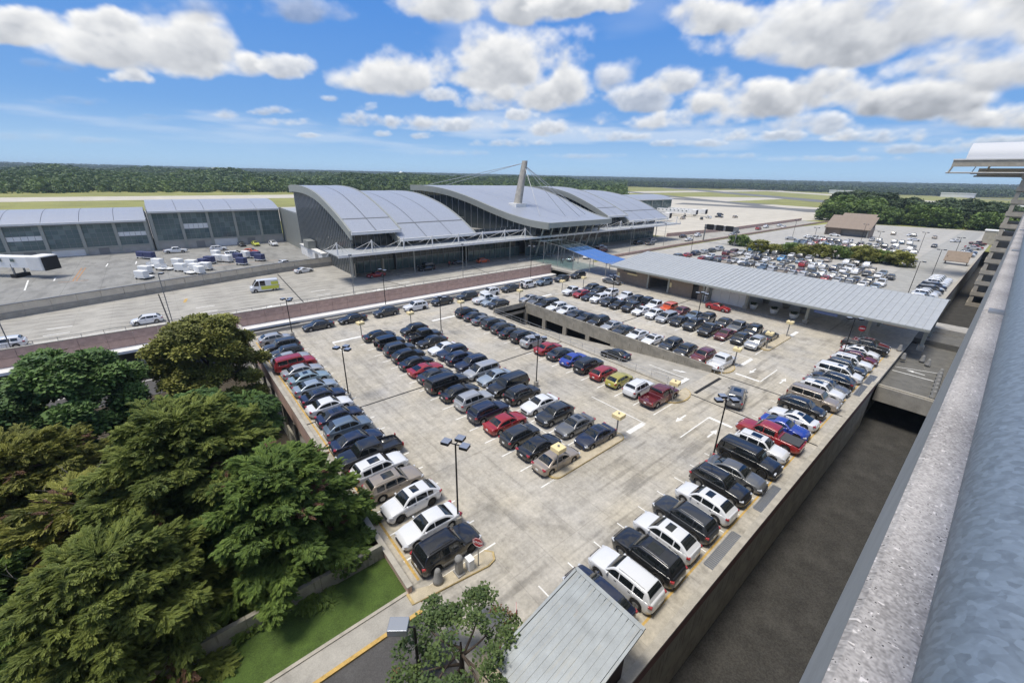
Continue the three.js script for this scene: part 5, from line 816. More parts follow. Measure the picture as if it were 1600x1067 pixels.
// the concourse across the apron
function concourse(name, label, zs, y0, y1, yr, x, depth, blankRow) {
  const g = thing(name, label, 'building', [x, 0, zs[0]]);
  for (let b = 0; b + 1 < zs.length; b++) {
    const a = zs[b], e = zs[b + 1], s = Math.sign(e - a);
    part('column', bb(x, x + 0.5, -0.1, y1, a, a + s * 0.75), M.fascia, g);
    const nx = 5, ny = 5;
    for (let i = 0; i < nx; i++) for (let j = 0; j < ny; j++) {
      const z0 = mix(a + s * 0.75, e, i / nx), z1 = mix(a + s * 0.75, e, (i + 1) / nx), ya = mix(y0, y1 - 0.3, j / ny), yb = mix(y0, y1 - 0.3, (j + 1) / ny);
      const pale = j === 2 && blankRow.includes(b);
      part('pane', bb(x + 0.05, x + 0.12 + rnd() * 0.01, ya + 0.05, yb - 0.05, z0 + s * 0.05, z1 - s * 0.05), pale ? M.white : (j + b + i) % 7 === 0 ? M.paleGlass : M.facadeGlass, g);
    }
    part('frame', bb(x - 0.1, x + 0.05, y0, y1, a, e), M.greyMetal, g);
    part('plinth_wall', bb(x - 0.2, x + 0.25, -0.1, y0 - 0.05, a, e), b % 3 === 2 ? M.whiteWall : M.plinth ??= mottled([0.42, 0.40, 0.36], 0.15, 0.06, 6), g);
    if (b % 2) part('service_door', bb(x + 0.2, x + 0.3, 0, 2.1, a + s * 3, a + s * 5.4), M.interior, g);
    const c = curve([[x + 1.2, yr[0]], [x - 4, yr[1]], [x - 10, yr[2]], [x - 18, yr[2] + 0.2], [x - 26, yr[1]], [x - 31, yr[0]]]);
    part('roof_strip', vaultStrip(c, a, a, e - s * 0.1, e - s * 0.1, 0.4, 14), M.vault, g);
    part('eave', bb(x + 0.4, x + 1.5, yr[0] - 0.5, yr[0] + 0.05, a, e), M.whiteWall, g);
  }
  part('sill_band', bb(x + 0.2, x + 0.45, y0 - 0.45, y0, zs[0], zs[zs.length - 1]), M.fascia, g);
  const z0 = zs[0], z1 = zs[zs.length - 1]; part('core', bb(x - 0.4, x - depth, 0, y1 + 0.5, z0, z1), M.interior, g);
  part('end_wall', bb(x, x - depth, 0, y1 + 1, z0, z0 + (z0 > z1 ? 0.3 : -0.3)), M.panel, g);
  return g;
}
concourse('concourse', 'glazed concourse with curved metal roof nearest the terminal', [0.7, -6.7, -14.1, -21.7, -29.3, -36.4], 2.9, 11.4, [12.0, 13.4, 14.3], -177, 32, [1]);
concourse('concourse', 'lower glazed concourse with curved roof at far left', [1.6, 9, 16.6, 24.3, 31.9, 39.5, 47], 2.3, 9.0, [9.6, 11, 12], -177, 32, [0, 3]);
concourse('concourse', 'distant glazed concourse to the right of the terminal', [-205, -219, -233, -247], 2.5, 9.4, [10, 11.4, 12.4], -176, 30, []);
concourse('concourse', 'farthest concourse block at the right end', [-262, -276, -290, -304, -318], 2.5, 10.4, [11, 12.4, 13.4], -182, 30, []);
{ const g = thing('round_roof_hall', 'grey domed roof edge at the left end of the concourse', 'building', [-205, 0, 58]); const c = curve([[-178, 10], [-190, 13.6], [-205, 15], [-220, 13.6], [-232, 10]]); part('roof', vaultStrip(c, 46, 46, 75, 75, 0.5), M.vault, g); part('wall', bb(-180, -230, 0, 10.5, 47, 74), M.panel, g); }
// jet bridges
function jetBridge(x, z, turn, label, L = 22) { const g = thing('jet_bridge', label, 'jet bridge', [x, 0, z], turn, 'boarding bridges'); for (let k = 0; k < 3; k++) mesh('tunnel_section', muv(bx(L / 3 - 0.05, 2.7 - k * 0.12, 2.8 - k * 0.14, L / 6 + k * L / 3, 3.6, 0)), M.white, g); mesh('cab', muv(new RoundedBoxGeometry(3.4, 3.4, 4, 2, 0.3).translate(L + 1.2, 3.5, 0)), M.whiteWall, g); mesh('canopy', muv(bx(0.5, 3, 3.4, L + 3, 3.4, 0)), M.rubber, g); for (const s of [-1, 1]) mesh('leg', muv(rod([L * 0.8, 0.3, s * 1.1], [L * 0.8, 3.2, s * 1.1], 0.2, 8)), M.greyMetal, g); mesh('wheel_bogie', muv(bx(1.2, 0.8, 3.2, L * 0.8, 0.4, 0)), M.rubber, g); for (let k = 0; k < 8; k++) mesh('window', muv(bx(0.9, 0.7, 0.05, 1.6 + k * L / 9, 4.1, 1.42)), M.facadeGlass, g); }
jetBridge(-162.5, 42.9, 0.864, 'white boarding bridge on the apron at far left', 26.5);
[[-174, -250, 0.2], [-174, -232, 0.15], [-180, -296, 0.2], [-180, -312, 0.1]].forEach(([x, z, t], i) => jetBridge(x, z, t, ORD[i] + ' boarding bridge from the terminal at the distant concourse', 26));
// ---------------------------------------------------------------- the garage the photograph is taken from
{
  M.aggregate = (() => {
    const t = tex(1024, 1024, (u, v) => {
      const a = vn(u * 64 + fbm(u * 40, v * 40, 2, 40) * 2, v * 64, 64), b = vn(u * 128 + 9, v * 128 + 3, 128), c = vn(u * 256, v * 256, 256);
      let k = 0.37 + (a - 0.5) * 0.05 + (b - 0.5) * 0.13 + (c - 0.5) * 0.2 + (fbm(u * 4, v * 4, 3, 4) - 0.5) * 0.16;
      if (c > 0.86 && b > 0.62) k = 0.08; if (b > 0.92) k = 0.66; if (a < 0.04) k = 0.60;
      return [k * 1.02, k * 0.965, k * 0.92];
    });
    t.repeat.set(1 / 1.3, 1 / 1.3); const b = t.clone(); b.colorSpace = THREE.NoColorSpace;
    return new THREE.MeshStandardMaterial({ map: t, roughness: 0.9, bumpMap: b, bumpScale: 0.004 });
  })();
  // galvanised spangle: flat crystal patches, each its own tone
  const pts = [], rp = rng(31), NC = 56; for (let j = 0; j < NC; j++) for (let i = 0; i < NC; i++) pts.push([(i + rp()) / NC, (j + rp()) / NC, rp()]);
  const gal = tex(768, 768, (u, v) => {
    u += (fbm(u * 20, v * 20, 3, 20) - 0.5) * 0.025; v += (fbm(u * 20 + 7, v * 20, 3, 20) - 0.5) * 0.025;
    let best = 9, tone = 0; const ci = Math.floor(((u % 1 + 1) % 1) * NC), cj = Math.floor(((v % 1 + 1) % 1) * NC);
    for (let dj = -1; dj <= 1; dj++) for (let di = -1; di <= 1; di++) { const p = pts[((cj + dj + NC) % NC) * NC + (ci + di + NC) % NC]; let dx = Math.abs(((u % 1 + 1) % 1) - p[0]), dy = Math.abs(((v % 1 + 1) % 1) - p[1]); dx = Math.min(dx, 1 - dx); dy = Math.min(dy, 1 - dy); const d = dx * dx + dy * dy; if (d < best) { best = d; tone = p[2]; } }
    const k = 0.235 + (tone - 0.5) * 0.09 + (fbm(u * 90, v * 90, 2, 90) - 0.5) * 0.06; return [k * 0.80, k * 0.98, k * 1.16];
  });
  gal.repeat.set(1, 1 / 0.57);
  M.galvanised = new THREE.MeshStandardMaterial({ map: gal, roughness: 0.5, metalness: 0.35 });
  const g = thing('garage_parapet', 'pale exposed-aggregate parapet of the garage at the right edge', 'wall', [0.2, 22.6, -10]);
  const Y = 23.4, edges = [6, -5.45, -11.2, -17, -23, -29, -35, -41, -47, -53, -60];
  for (let i = 0; i + 1 < edges.length; i++) {
    const z0 = edges[i] - 0.008, z1 = edges[i + 1] + 0.008;
    const sh = new THREE.Shape(); sh.moveTo(0.019, Y - 0.012); sh.lineTo(0.032, Y); sh.lineTo(0.46, Y); sh.lineTo(0.46, Y - 0.9); sh.lineTo(0.019, Y - 0.9); sh.closePath();
    const q = new THREE.ExtrudeGeometry(sh, { depth: z0 - z1, bevelEnabled: false }); q.translate(0, 0, z1); part('cap', q, M.aggregate, g);
    const s2 = new THREE.Shape(); s2.moveTo(0.0188, Y - 0.02); s2.lineTo(-0.022, Y - 0.8); s2.lineTo(-0.022, Y - 0.95); s2.lineTo(0.0188, Y - 0.95); s2.closePath();
    const q2 = new THREE.ExtrudeGeometry(s2, { depth: z0 - z1, bevelEnabled: false }); q2.translate(0, 0, z1); part('outer_panel', q2, M.smoothConcrete ??= mottled([0.34, 0.345, 0.33], 0.12, 0.06, 2), g);
  }
  const r = thing('pipe_rail', 'thick galvanised pipe rail along the top of the garage parapet', 'rail', [0.17, 23.85, 0]);
  for (let i = 0; i + 1 < 4; i++) { const a = [8, -20, -42, -60][i], b = [8, -20, -42, -60][i + 1]; const q = new THREE.CylinderGeometry(0.09, 0.09, a - b - 0.004, 40, 1, true); const uv = q.attributes.uv; for (let k = 0; k < uv.count; k++) uv.setXY(k, uv.getX(k), uv.getY(k) * (a - b)); q.rotateX(Math.PI / 2); q.translate(0, 0, (a + b) / 2); mesh('pipe', q, M.galvanised, r); }
  for (const z of [-5.4, -11.2, -17, -23, -29, -35]) { mesh('bracket', muv(bx(0.02, 0.42, 0.1, 0, -0.26, z)), M.steel, r); mesh('clamp', muv(bx(0.12, 0.02, 0.14, -0.06, -0.44, z)), M.steel, r); }
  const b = thing('parking_garage', 'concrete parking garage beneath the parapet along the service lane', 'building', [20, FLOOR, -30]);
  for (let k = 0; k < 9; k++) { const y = FLOOR + k * 3.25; part('floor_slab', bb(0.06, 40, y - 0.35, y + 0.05, 40, -62), M.tower, b); part('spandrel', bb(0.06, 0.3, y, y + 1.1, 40, -62), M.tower, b); }
  for (let z = 36; z > -62; z -= 9) part('column', bb(0.35, 1.0, FLOOR, 22.4, z, z - 0.7), M.tower, b);
  part('inner_wall', bb(9, 9.3, FLOOR, 22, 40, -62), M.interior, b);
  part('lower_wall', bb(0.08, 0.3, FLOOR, 0, -62, -258), M.wallConcrete, b);
}
{ // the far wing of the garage with its vaulted roof shelter
  const X = -3.1, Z = -170;
  const g = thing('garage_wing', 'far wing of the garage with stacked concrete floors at the right edge', 'building', [10, 0, Z - 15]);
  for (let k = 0; k < 12; k++) {
    const y = FLOOR + k * 3.02; part('spandrel', bb(X, 30, y, y + 1.05, Z, Z - 0.35), M.tower, g); part('side_spandrel', bb(X, X + 0.35, y, y + 1.05, Z - 0.36, Z - 40), M.tower, g); part('floor_slab', bb(X + 0.36, 30, y - 0.3, y, Z - 0.4, Z - 40), M.tower, g);
    for (const x of [X + 0.2, X + 4.2, X + 8.4]) part('column', bb(x, x + 0.8, y + 1.06, y + 2.7, Z - 0.1, Z - 0.9), M.tower, g);
  }
  const v = thing('vaulted_shelter', 'white vaulted roof shelter on steel brackets at the top of the garage', 'canopy', [-6, 27, Z]);
  const arc = []; for (let i = 0; i <= 12; i++) { const a = Math.PI * i / 12; arc.push([[-14.2, 31.0 + Math.sin(a) * 4.4, Z - 4 + Math.cos(a) * 5], [14, 31.0 + Math.sin(a) * 4.4, Z - 4 + Math.cos(a) * 5]]); }
  part('vault_skin', grid(arc, false), std([0.55, 0.56, 0.58], 0.6), v);
  part('fascia_beam', bb(-16.3, 14, 29.4, 31.0, Z + 2.2, Z + 1.8), M.tower, v); part('fascia_beam', bb(-11.5, 14, 27.3, 29.2, Z - 6, Z - 6.4), M.tower, v); part('roof_edge', bb(-16.4, 14, 31.0, 31.3, Z + 2.4, Z - 9), M.whiteWall, v);
  for (const [x, z] of [[-16.2, Z + 2], [-9.8, Z - 5]]) part('bracket', rod([x + 0.4, 30.4, z], [x - 0.3, 27.9, z], 0.22, 8), M.tower, v);
  for (const [x, z, y] of [[-17, Z + 2, 27.9], [-12, Z - 6, 27.2]]) part('lower_rail', rod([x, y, z], [8, y, z], 0.2, 8), M.greyMetal, v);
  part('hanger', rod([-11.8, 29.6, Z], [-12.3, 27.7, Z], 0.1), M.greyMetal, v); part('hanger', rod([-12.4, 27.7, Z], [-9.6, 27.7, Z], 0.1), M.greyMetal, v);
  const k = thing('stair_block', 'small beige stair block with sloped top beside the garage wing', 'building', [-7, 0, -225]); part('wall', bb(-9, -3.5, FLOOR, 6, -292, -300), M.tower, k); part('roof', bb(-9.3, -3.3, 6, 6.3, -291.8, -300.2), M.whiteWall, k);
}

// ---------------------------------------------------------------- trees
M.leaf = new THREE.MeshPhysicalMaterial({ color: 0xffffff, roughness: 0.75, transmission: 0.18, thickness: 0, side: THREE.DoubleSide });
function tri(list) { const g = new THREE.BufferGeometry(); g.setAttribute('position', new THREE.Float32BufferAttribute(list, 3)); g.setAttribute('uv', new THREE.Float32BufferAttribute(new Float32Array(list.length / 3 * 2), 2)); g.computeVertexNormals(); return g; }
// a drooping frond: leaflets both sides of a bent stalk, pointing along +x, flat side up
function frond(n, len, wid, droop, seed) {
  const r = rng(seed), out = [];
  for (let k = 0; k < n; k++) {
    const t = k / (n - 1), x = t * len, y = -droop * t * t * len + (r() - 0.5) * 0.05, side = k % 2 ? 1 : -1;
    const L = wid * (0.55 + 0.6 * Math.sin(Math.PI * Math.min(1, t * 0.8 + 0.12))) * (0.8 + r() * 0.4), a = (0.75 - 0.45 * t) * side + (r() - 0.5) * 0.3;
    const dx = Math.cos(a) * L, dz = Math.sin(a) * L, dy = -0.12 * L - r() * 0.08 * L, w = L * 0.24;
    const px = -Math.sin(a) * w, pz = Math.cos(a) * w;
    const mx = x + dx * 0.5, mz = dz * 0.5, my = y + dy * 0.2 + 0.03;
    out.push(x, y, 0, mx + px, my, mz + pz, x + dx, y + dy, dz, x, y, 0, x + dx, y + dy, dz, mx - px, my, mz - pz);
  }
  return tri(out);
}
// a spray of separate broad leaves round a twig
function sprig(n, R, leaf, seed) {
  const r = rng(seed), out = [];
  for (let k = 0; k < n; k++) {
    const c = [(r() - 0.3) * R * 1.6, (r() - 0.5) * R, (r() - 0.5) * R * 1.4], a = r() * 6.3, t = (r() - 0.5) * 1.3, L = leaf * (0.7 + r() * 0.6), w = L * 0.36;
    const d = [Math.cos(a) * Math.cos(t) * L, Math.sin(t) * L, Math.sin(a) * Math.cos(t) * L], s = [-Math.sin(a) * w, (r() - 0.5) * w, Math.cos(a) * w];
    out.push(c[0], c[1], c[2], c[0] + d[0] / 2 + s[0], c[1] + d[1] / 2 + s[1], c[2] + d[2] / 2 + s[2], c[0] + d[0], c[1] + d[1], c[2] + d[2], c[0], c[1], c[2], c[0] + d[0], c[1] + d[1], c[2] + d[2], c[0] + d[0] / 2 - s[0], c[1] + d[1] / 2 - s[1], c[2] + d[2] / 2 - s[2]);
  }
  return tri(out);
}
const FRONDS = [frond(14, 0.46, 0.2, 0.3, 1), frond(14, 0.5, 0.22, 0.45, 2)], SPRIG = sprig(16, 0.38, 0.30, 3), SMALL = sprig(12, 0.26, 0.17, 5), BIG = sprig(26, 1.5, 1.15, 8);
const q0 = new THREE.Quaternion(), X1 = new THREE.Vector3(1, 0, 0), Y1 = new THREE.Vector3(0, 1, 0);
function crownOf(geo, spots, parent, name = 'crown') {
  const m = new THREE.InstancedMesh(geo, M.leaf, spots.length); m.name = name; const mat = new THREE.Matrix4(), p = new THREE.Vector3(), q = new THREE.Quaternion(), s = new THREE.Vector3();
  spots.forEach((o, i) => { p.set(...o.p); q.copy(o.q); s.setScalar(o.s); mat.compose(p, q, s); m.setMatrixAt(i, mat); m.setColorAt(i, o.c); });
  m.castShadow = m.receiveShadow = true; m.userData = { kind: 'stuff' }; parent.add(m); return m;
}
function limb(a, b, r0, r1, bend, r) { const m = a.clone().lerp(b, 0.5).add(new THREE.Vector3((r() - 0.5) * bend, bend * 0.4 * r(), (r() - 0.5) * bend)); const c = new THREE.CatmullRomCurve3([a, m, b]), g = new THREE.TubeGeometry(c, 6, 1, 6), p = g.attributes.position, v = new THREE.Vector3(); for (let i = 0; i <= 6; i++) { const o = c.getPoint(i / 6), rad = mix(r0, r1, i / 6); for (let j = 0; j <= 6; j++) { const k = i * 7 + j; v.fromBufferAttribute(p, k).sub(o).multiplyScalar(rad).add(o); p.setXYZ(k, v.x, v.y, v.z); } } return g; }
// tree: envelope of lobes; each lobe carries sprays on its outer side
function tree(name, label, x, z, y0, y1, R, o) {
  const r = rng(o.seed), H = y1 - y0, g = thing(name, label, 'tree', [x, y0, z], 0, o.group);
  const top = new THREE.Vector3(0, H * 0.86, 0), wood = [limb(new THREE.Vector3(0, 0, 0), top, R * 0.075, R * 0.018, R * 0.15, r)];
  const lobes = [], low = o.low ?? 0.25;
  for (let k = 0; k < o.lobes; k++) {
    const t = Math.pow((k + 0.5) / o.lobes, o.even ?? 0.8), h = mix(low, 0.97, t);
    const env = o.cone ? R * Math.pow(1 - t, 0.7) * (0.55 + 0.45 * Math.min(1, t * 4 + 0.3)) : R * Math.sqrt(Math.max(0.03, 1 - Math.pow((t - 0.36) / 0.66, 2)));
    const a = k * 2.399 + r() * 0.7, d = env * (o.rough ? 0.45 + 0.7 * Math.sqrt(r()) : 0.5 + 0.5 * Math.sqrt(r())), s = o.size * R * (0.75 + r() * 0.6) * (o.cone ? 0.6 + 0.55 * (1 - t) : 1);
    lobes.push([Math.cos(a) * d, h * H, Math.sin(a) * d, s, r()]);
    if (k % 3 === 0 && h < 0.9) wood.push(limb(new THREE.Vector3(0, Math.max(0.15, h - 0.14) * H, 0), new THREE.Vector3(Math.cos(a) * d * 0.9, h * H, Math.sin(a) * d * 0.9), R * 0.028, R * 0.007, R * 0.14, r));
  }
  mesh('trunk', join(wood), M.bark, g);
  const spots = [], dir = new THREE.Vector3(), qq = new THREE.Quaternion(), tone = o.tone, n = Math.round(o.sprays / lobes.length);
  for (const [lx, ly, lz, s, lt] of lobes) for (let k = 0; k < n; k++) {
    const u = r() * 2 - 1, a = r() * 6.283, w = Math.sqrt(1 - u * u); dir.set(w * Math.cos(a), u, w * Math.sin(a));
    if (dir.y < -0.35 && r() < 0.75) dir.y *= -1;
    const out = dir.x * lx + dir.z * lz; if (out < -0.4 * s && r() < 0.6) continue;
    const rad = s * (0.62 + 0.45 * Math.sqrt(r())), flatY = o.flat ?? 0.62;
    const p = [lx + dir.x * rad, ly + dir.y * rad * flatY - (o.hang ?? 0.1) * rad * w, lz + dir.z * rad];
    const yaw = Math.atan2(-dir.z, dir.x) + (r() - 0.5) * 2.4, q = new THREE.Quaternion().setFromEuler(new THREE.Euler((r() - 0.5) * 1.1, yaw, (r() - 0.5) * 1.0, 'YXZ'));
    const m = lt * 0.5 + r() * 0.5, c = lin(mix(tone[0][0], tone[1][0], m), mix(tone[0][1], tone[1][1], m), mix(tone[0][2], tone[1][2], m));
    if (o.dead && r() < o.dead * (lt > 0.85 ? 6 : 0.2)) c.setRGB(0.16, 0.075, 0.03);
    spots.push({ p, q, s: o.scale * (0.7 + r() * 0.6), c });
  }
  crownOf(o.geo, spots, g); return g;
}
// conifer: boughs in golden-angle order, each a drooping plate of sprays
function conifer(label, x, z, y0, y1, R, o) {
  const r = rng(o.seed), H = y1 - y0, g = thing('conifer_tree', label, 'tree', [x, y0, z], 0, NG);
  const wood = [limb(new THREE.Vector3(0, 0, 0), new THREE.Vector3(0, H * 0.95, 0), R * 0.07, R * 0.012, R * 0.1, r)], spots = [], tone = o.tone;
  for (let k = 0; k < o.boughs; k++) {
    const t = Math.pow((k + 0.5) / o.boughs, 0.9), h = mix(o.low ?? 0.1, 0.985, t) * H, a = k * 2.399 + (r() - 0.5) * 0.8;
    const L = (R * Math.pow(1 - t * t, 0.62) * (0.72 + r() * 0.46) + 0.7), up = mix(0.22, 0.85, t) + (r() - 0.5) * 0.24, dr = mix(0.36, 0.26, t), lt = r();
    const dx = Math.cos(a), dz = Math.sin(a), at = (s) => [dx * L * s, h + up * s * L - dr * s * s * L, dz * L * s];
    if (k % 3 === 0) wood.push(limb(new THREE.Vector3(0, h - 0.2, 0), new THREE.Vector3(...at(0.8)), 0.06, 0.015, 0.3, r));
    const n = Math.round(o.n * (0.35 + L / R)), thin = r() < (o.bare ?? 0.06) ? 0.25 : 1;
    for (let i = 0; i < n * thin; i++) {
      const s = 0.18 + 0.86 * Math.pow(r(), 0.7), c = at(s), wid = L * 0.30 * Math.pow(Math.max(0.02, 1.06 - s), 0.55), u = (r() + r() - 1);
      const lat = u * wid * 1.25, drop = Math.abs(u) * wid * 0.3;
      const p = [c[0] - dz * lat + (r() - 0.5) * 0.2, c[1] - drop * 0.8 + (r() - 0.5) * 0.6, c[2] + dx * lat + (r() - 0.5) * 0.2];
      const yaw = Math.atan2(-dz, dx) - u * 1.1 + (r() - 0.5) * 1.5, slope = Math.atan(up - 2 * dr * s);
      const q = new THREE.Quaternion().setFromEuler(new THREE.Euler((r() - 0.5) * 0.9, yaw, slope * 0.8 + 0.16 + (r() - 0.5) * 1.0, 'YXZ'));
      const m = clamp(lt * 0.5 + r() * 0.55), cc = lin(mix(tone[0][0], tone[1][0], m), mix(tone[0][1], tone[1][1], m), mix(tone[0][2], tone[1][2], m));
      if (thin < 1 && r() < 0.4) cc.setRGB(0.14, 0.07, 0.035);
      spots.push({ p, q, s: o.scale * (0.65 + r() * 0.7), c: cc });
    }
  }
  mesh('trunk', join(wood), M.bark, g); crownOf(FRONDS[0], spots, g); return g;
}
const WOOD = [[0.025, 0.055, 0.012], [0.075, 0.125, 0.026]], OLIVE = [[0.11, 0.125, 0.016], [0.29, 0.29, 0.045]], GREEN = [[0.065, 0.125, 0.018], [0.18, 0.265, 0.04]], DEEP = [[0.04, 0.10, 0.018], [0.125, 0.22, 0.036]], MIDG = [[0.085, 0.125, 0.016], [0.23, 0.27, 0.042]];
const NG = 'large trees beside the car park';
tree('broadleaf_tree', 'round dark green tree in front of the elevated road', -53.5, 9.9, FLOOR, 8.2, 4.7, { seed: 11, lobes: 46, size: 0.24, rough: 1, sprays: 13300, geo: SPRIG, scale: 1.0, tone: DEEP, low: 0.3, group: NG });
tree('broadleaf_tree', 'olive green tree at the corner of the car park by the road', -57.2, -1.4, FLOOR, 8.6, 4.7, { seed: 12, lobes: 46, size: 0.24, rough: 1, sprays: 11900, geo: SPRIG, scale: 0.9, tone: OLIVE, low: 0.3, group: NG });
tree('broadleaf_tree', 'low bright green tree between the olive tree and the conifers', -44.5, 0.8, FLOOR, 4.4, 5.2, { seed: 13, lobes: 46, size: 0.24, rough: 1, sprays: 11200, geo: FRONDS[1], scale: 1.0, tone: DEEP, low: 0.35, group: NG });
conifer('tallest layered conifer in the middle of the tree group', -30.8, 1.8, FLOOR, 9.6, 6.2, { seed: 14, boughs: 210, n: 300, scale: 0.76, tone: MIDG });
conifer('green conifer overhanging the white cars of the left row', -24.9, -2.2, FLOOR, 7.6, 4.9, { seed: 15, boughs: 180, n: 300, scale: 0.68, tone: GREEN });
conifer('dark conifer at the bottom beside the grass verge', -24.2, 5.6, FLOOR, 6.6, 4.7, { seed: 16, boughs: 180, n: 300, scale: 0.68, tone: MIDG });
conifer('olive conifer at the left edge below the road', -37.6, 10.6, FLOOR, 7.2, 5.2, { seed: 17, boughs: 190, n: 300, scale: 0.76, tone: OLIVE });
conifer('dark conifer in the bottom left corner', -27.6, 12.4, FLOOR, 5.6, 5.0, { seed: 18, boughs: 180, n: 300, scale: 0.72, tone: GREEN });
conifer('partly bare conifer between the two dark ones at lower left', -30.8, 7.0, FLOOR, 6.4, 4.2, { seed: 19, boughs: 110, n: 80, scale: 1.2, tone: OLIVE, bare: 0.35 });
tree('sapling', 'small leafy tree at the bottom edge in front of the booth roof', -11.6, -7.0, 0.1, 3.5, 3.0, { seed: 20, lobes: 34, size: 0.18, rough: 1, sprays: 1000, geo: SMALL, scale: 0.9, tone: [[0.04, 0.08, 0.018], [0.12, 0.175, 0.04]], low: 0.35, dead: 0.02 });
// bare grey twigs among the conifers
for (const [x, y, z, s, label] of [[-33.2, 5.2, 7.2, 51, 'bare grey dead branches beside the olive conifer'], [-27.4, 3.4, 8.4, 52, 'bare grey twigs between the lower conifers'], [-27.0, 5.6, -0.6, 53, 'dead grey twigs in front of the conifer near the white cars']]) {
  const r = rng(s), g = [], o = new THREE.Vector3(0, 0, 0);
  for (let k = 0; k < 16; k++) { const a = r() * 6.3, e = 0.2 + r() * 0.9, L = 1.2 + r() * 1.4, b = new THREE.Vector3(Math.cos(a) * L * Math.cos(e), Math.sin(e) * L, Math.sin(a) * L * Math.cos(e)); g.push(limb(o, b, 0.03, 0.008, 0.4, r)); for (let i = 0; i < 3; i++) { const m = o.clone().lerp(b, 0.4 + i * 0.2); g.push(limb(m, m.clone().add(new THREE.Vector3((r() - 0.5) * 1.1, r() * 0.6, (r() - 0.5) * 1.1)), 0.012, 0.004, 0.2, r)); } }
  const m = solo('dead_branch', join([...g, limb(new THREE.Vector3(0, FLOOR - y, 0), o, 0.12, 0.04, 0.3, r)]), M.deadwood, label, 'branch'); m.position.set(x, y, z);
}
// hedge bushes and trees of the far car park
{
  const r = rng(61);
  const bushes = [[-60, -172], [-56, -174], [-47, -177], [-42.5, -180], [-38.5, -183], [-30, -184], [-26, -186], [-21.8, -184], [-72, -184], [-33, -190], [-51, -178]];
  bushes.sort((a, b) => a[0] * 0.76 - a[1] * 0.65 - (b[0] * 0.76 - b[1] * 0.65)).forEach(([x, z], i) => tree('hedge_bush', ORD[i] + ' bush from the left in the far car park hedge', x, z, 0, 2.9 + r() * 1.3, 2.6 + r() * 0.8, { seed: 70 + i, lobes: 14, size: 0.4, sprays: 330, geo: BIG, scale: 0.4, tone: i % 3 ? OLIVE : GREEN, low: 0.15, group: 'hedge bushes in the far car park' }));
  const spots = []; for (let k = 0; k < 60; k++) { const t = r(), d = Math.pow(r(), 1.3); spots.push([mix(-86, 8, t) - d * 30, mix(-366, -396, t) - d * 140]); }
  spots.sort((a, b) => b[1] - a[1]).forEach(([x, z], i) => tree('woodland_tree', 'broad green tree in the wood behind the far car park', x, z, -1, (i < 14 ? 6 : 9) + r() * 6 + (x < -70 ? 4 : 0), 5.5 + r() * 3.5, { seed: 200 + i, lobes: 16, size: 0.42, sprays: 420, geo: BIG, scale: 0.9 + r() * 0.2, tone: i < 14 ? GREEN : WOOD, low: 0.12, group: 'trees of the wood behind the far car park' }));
}
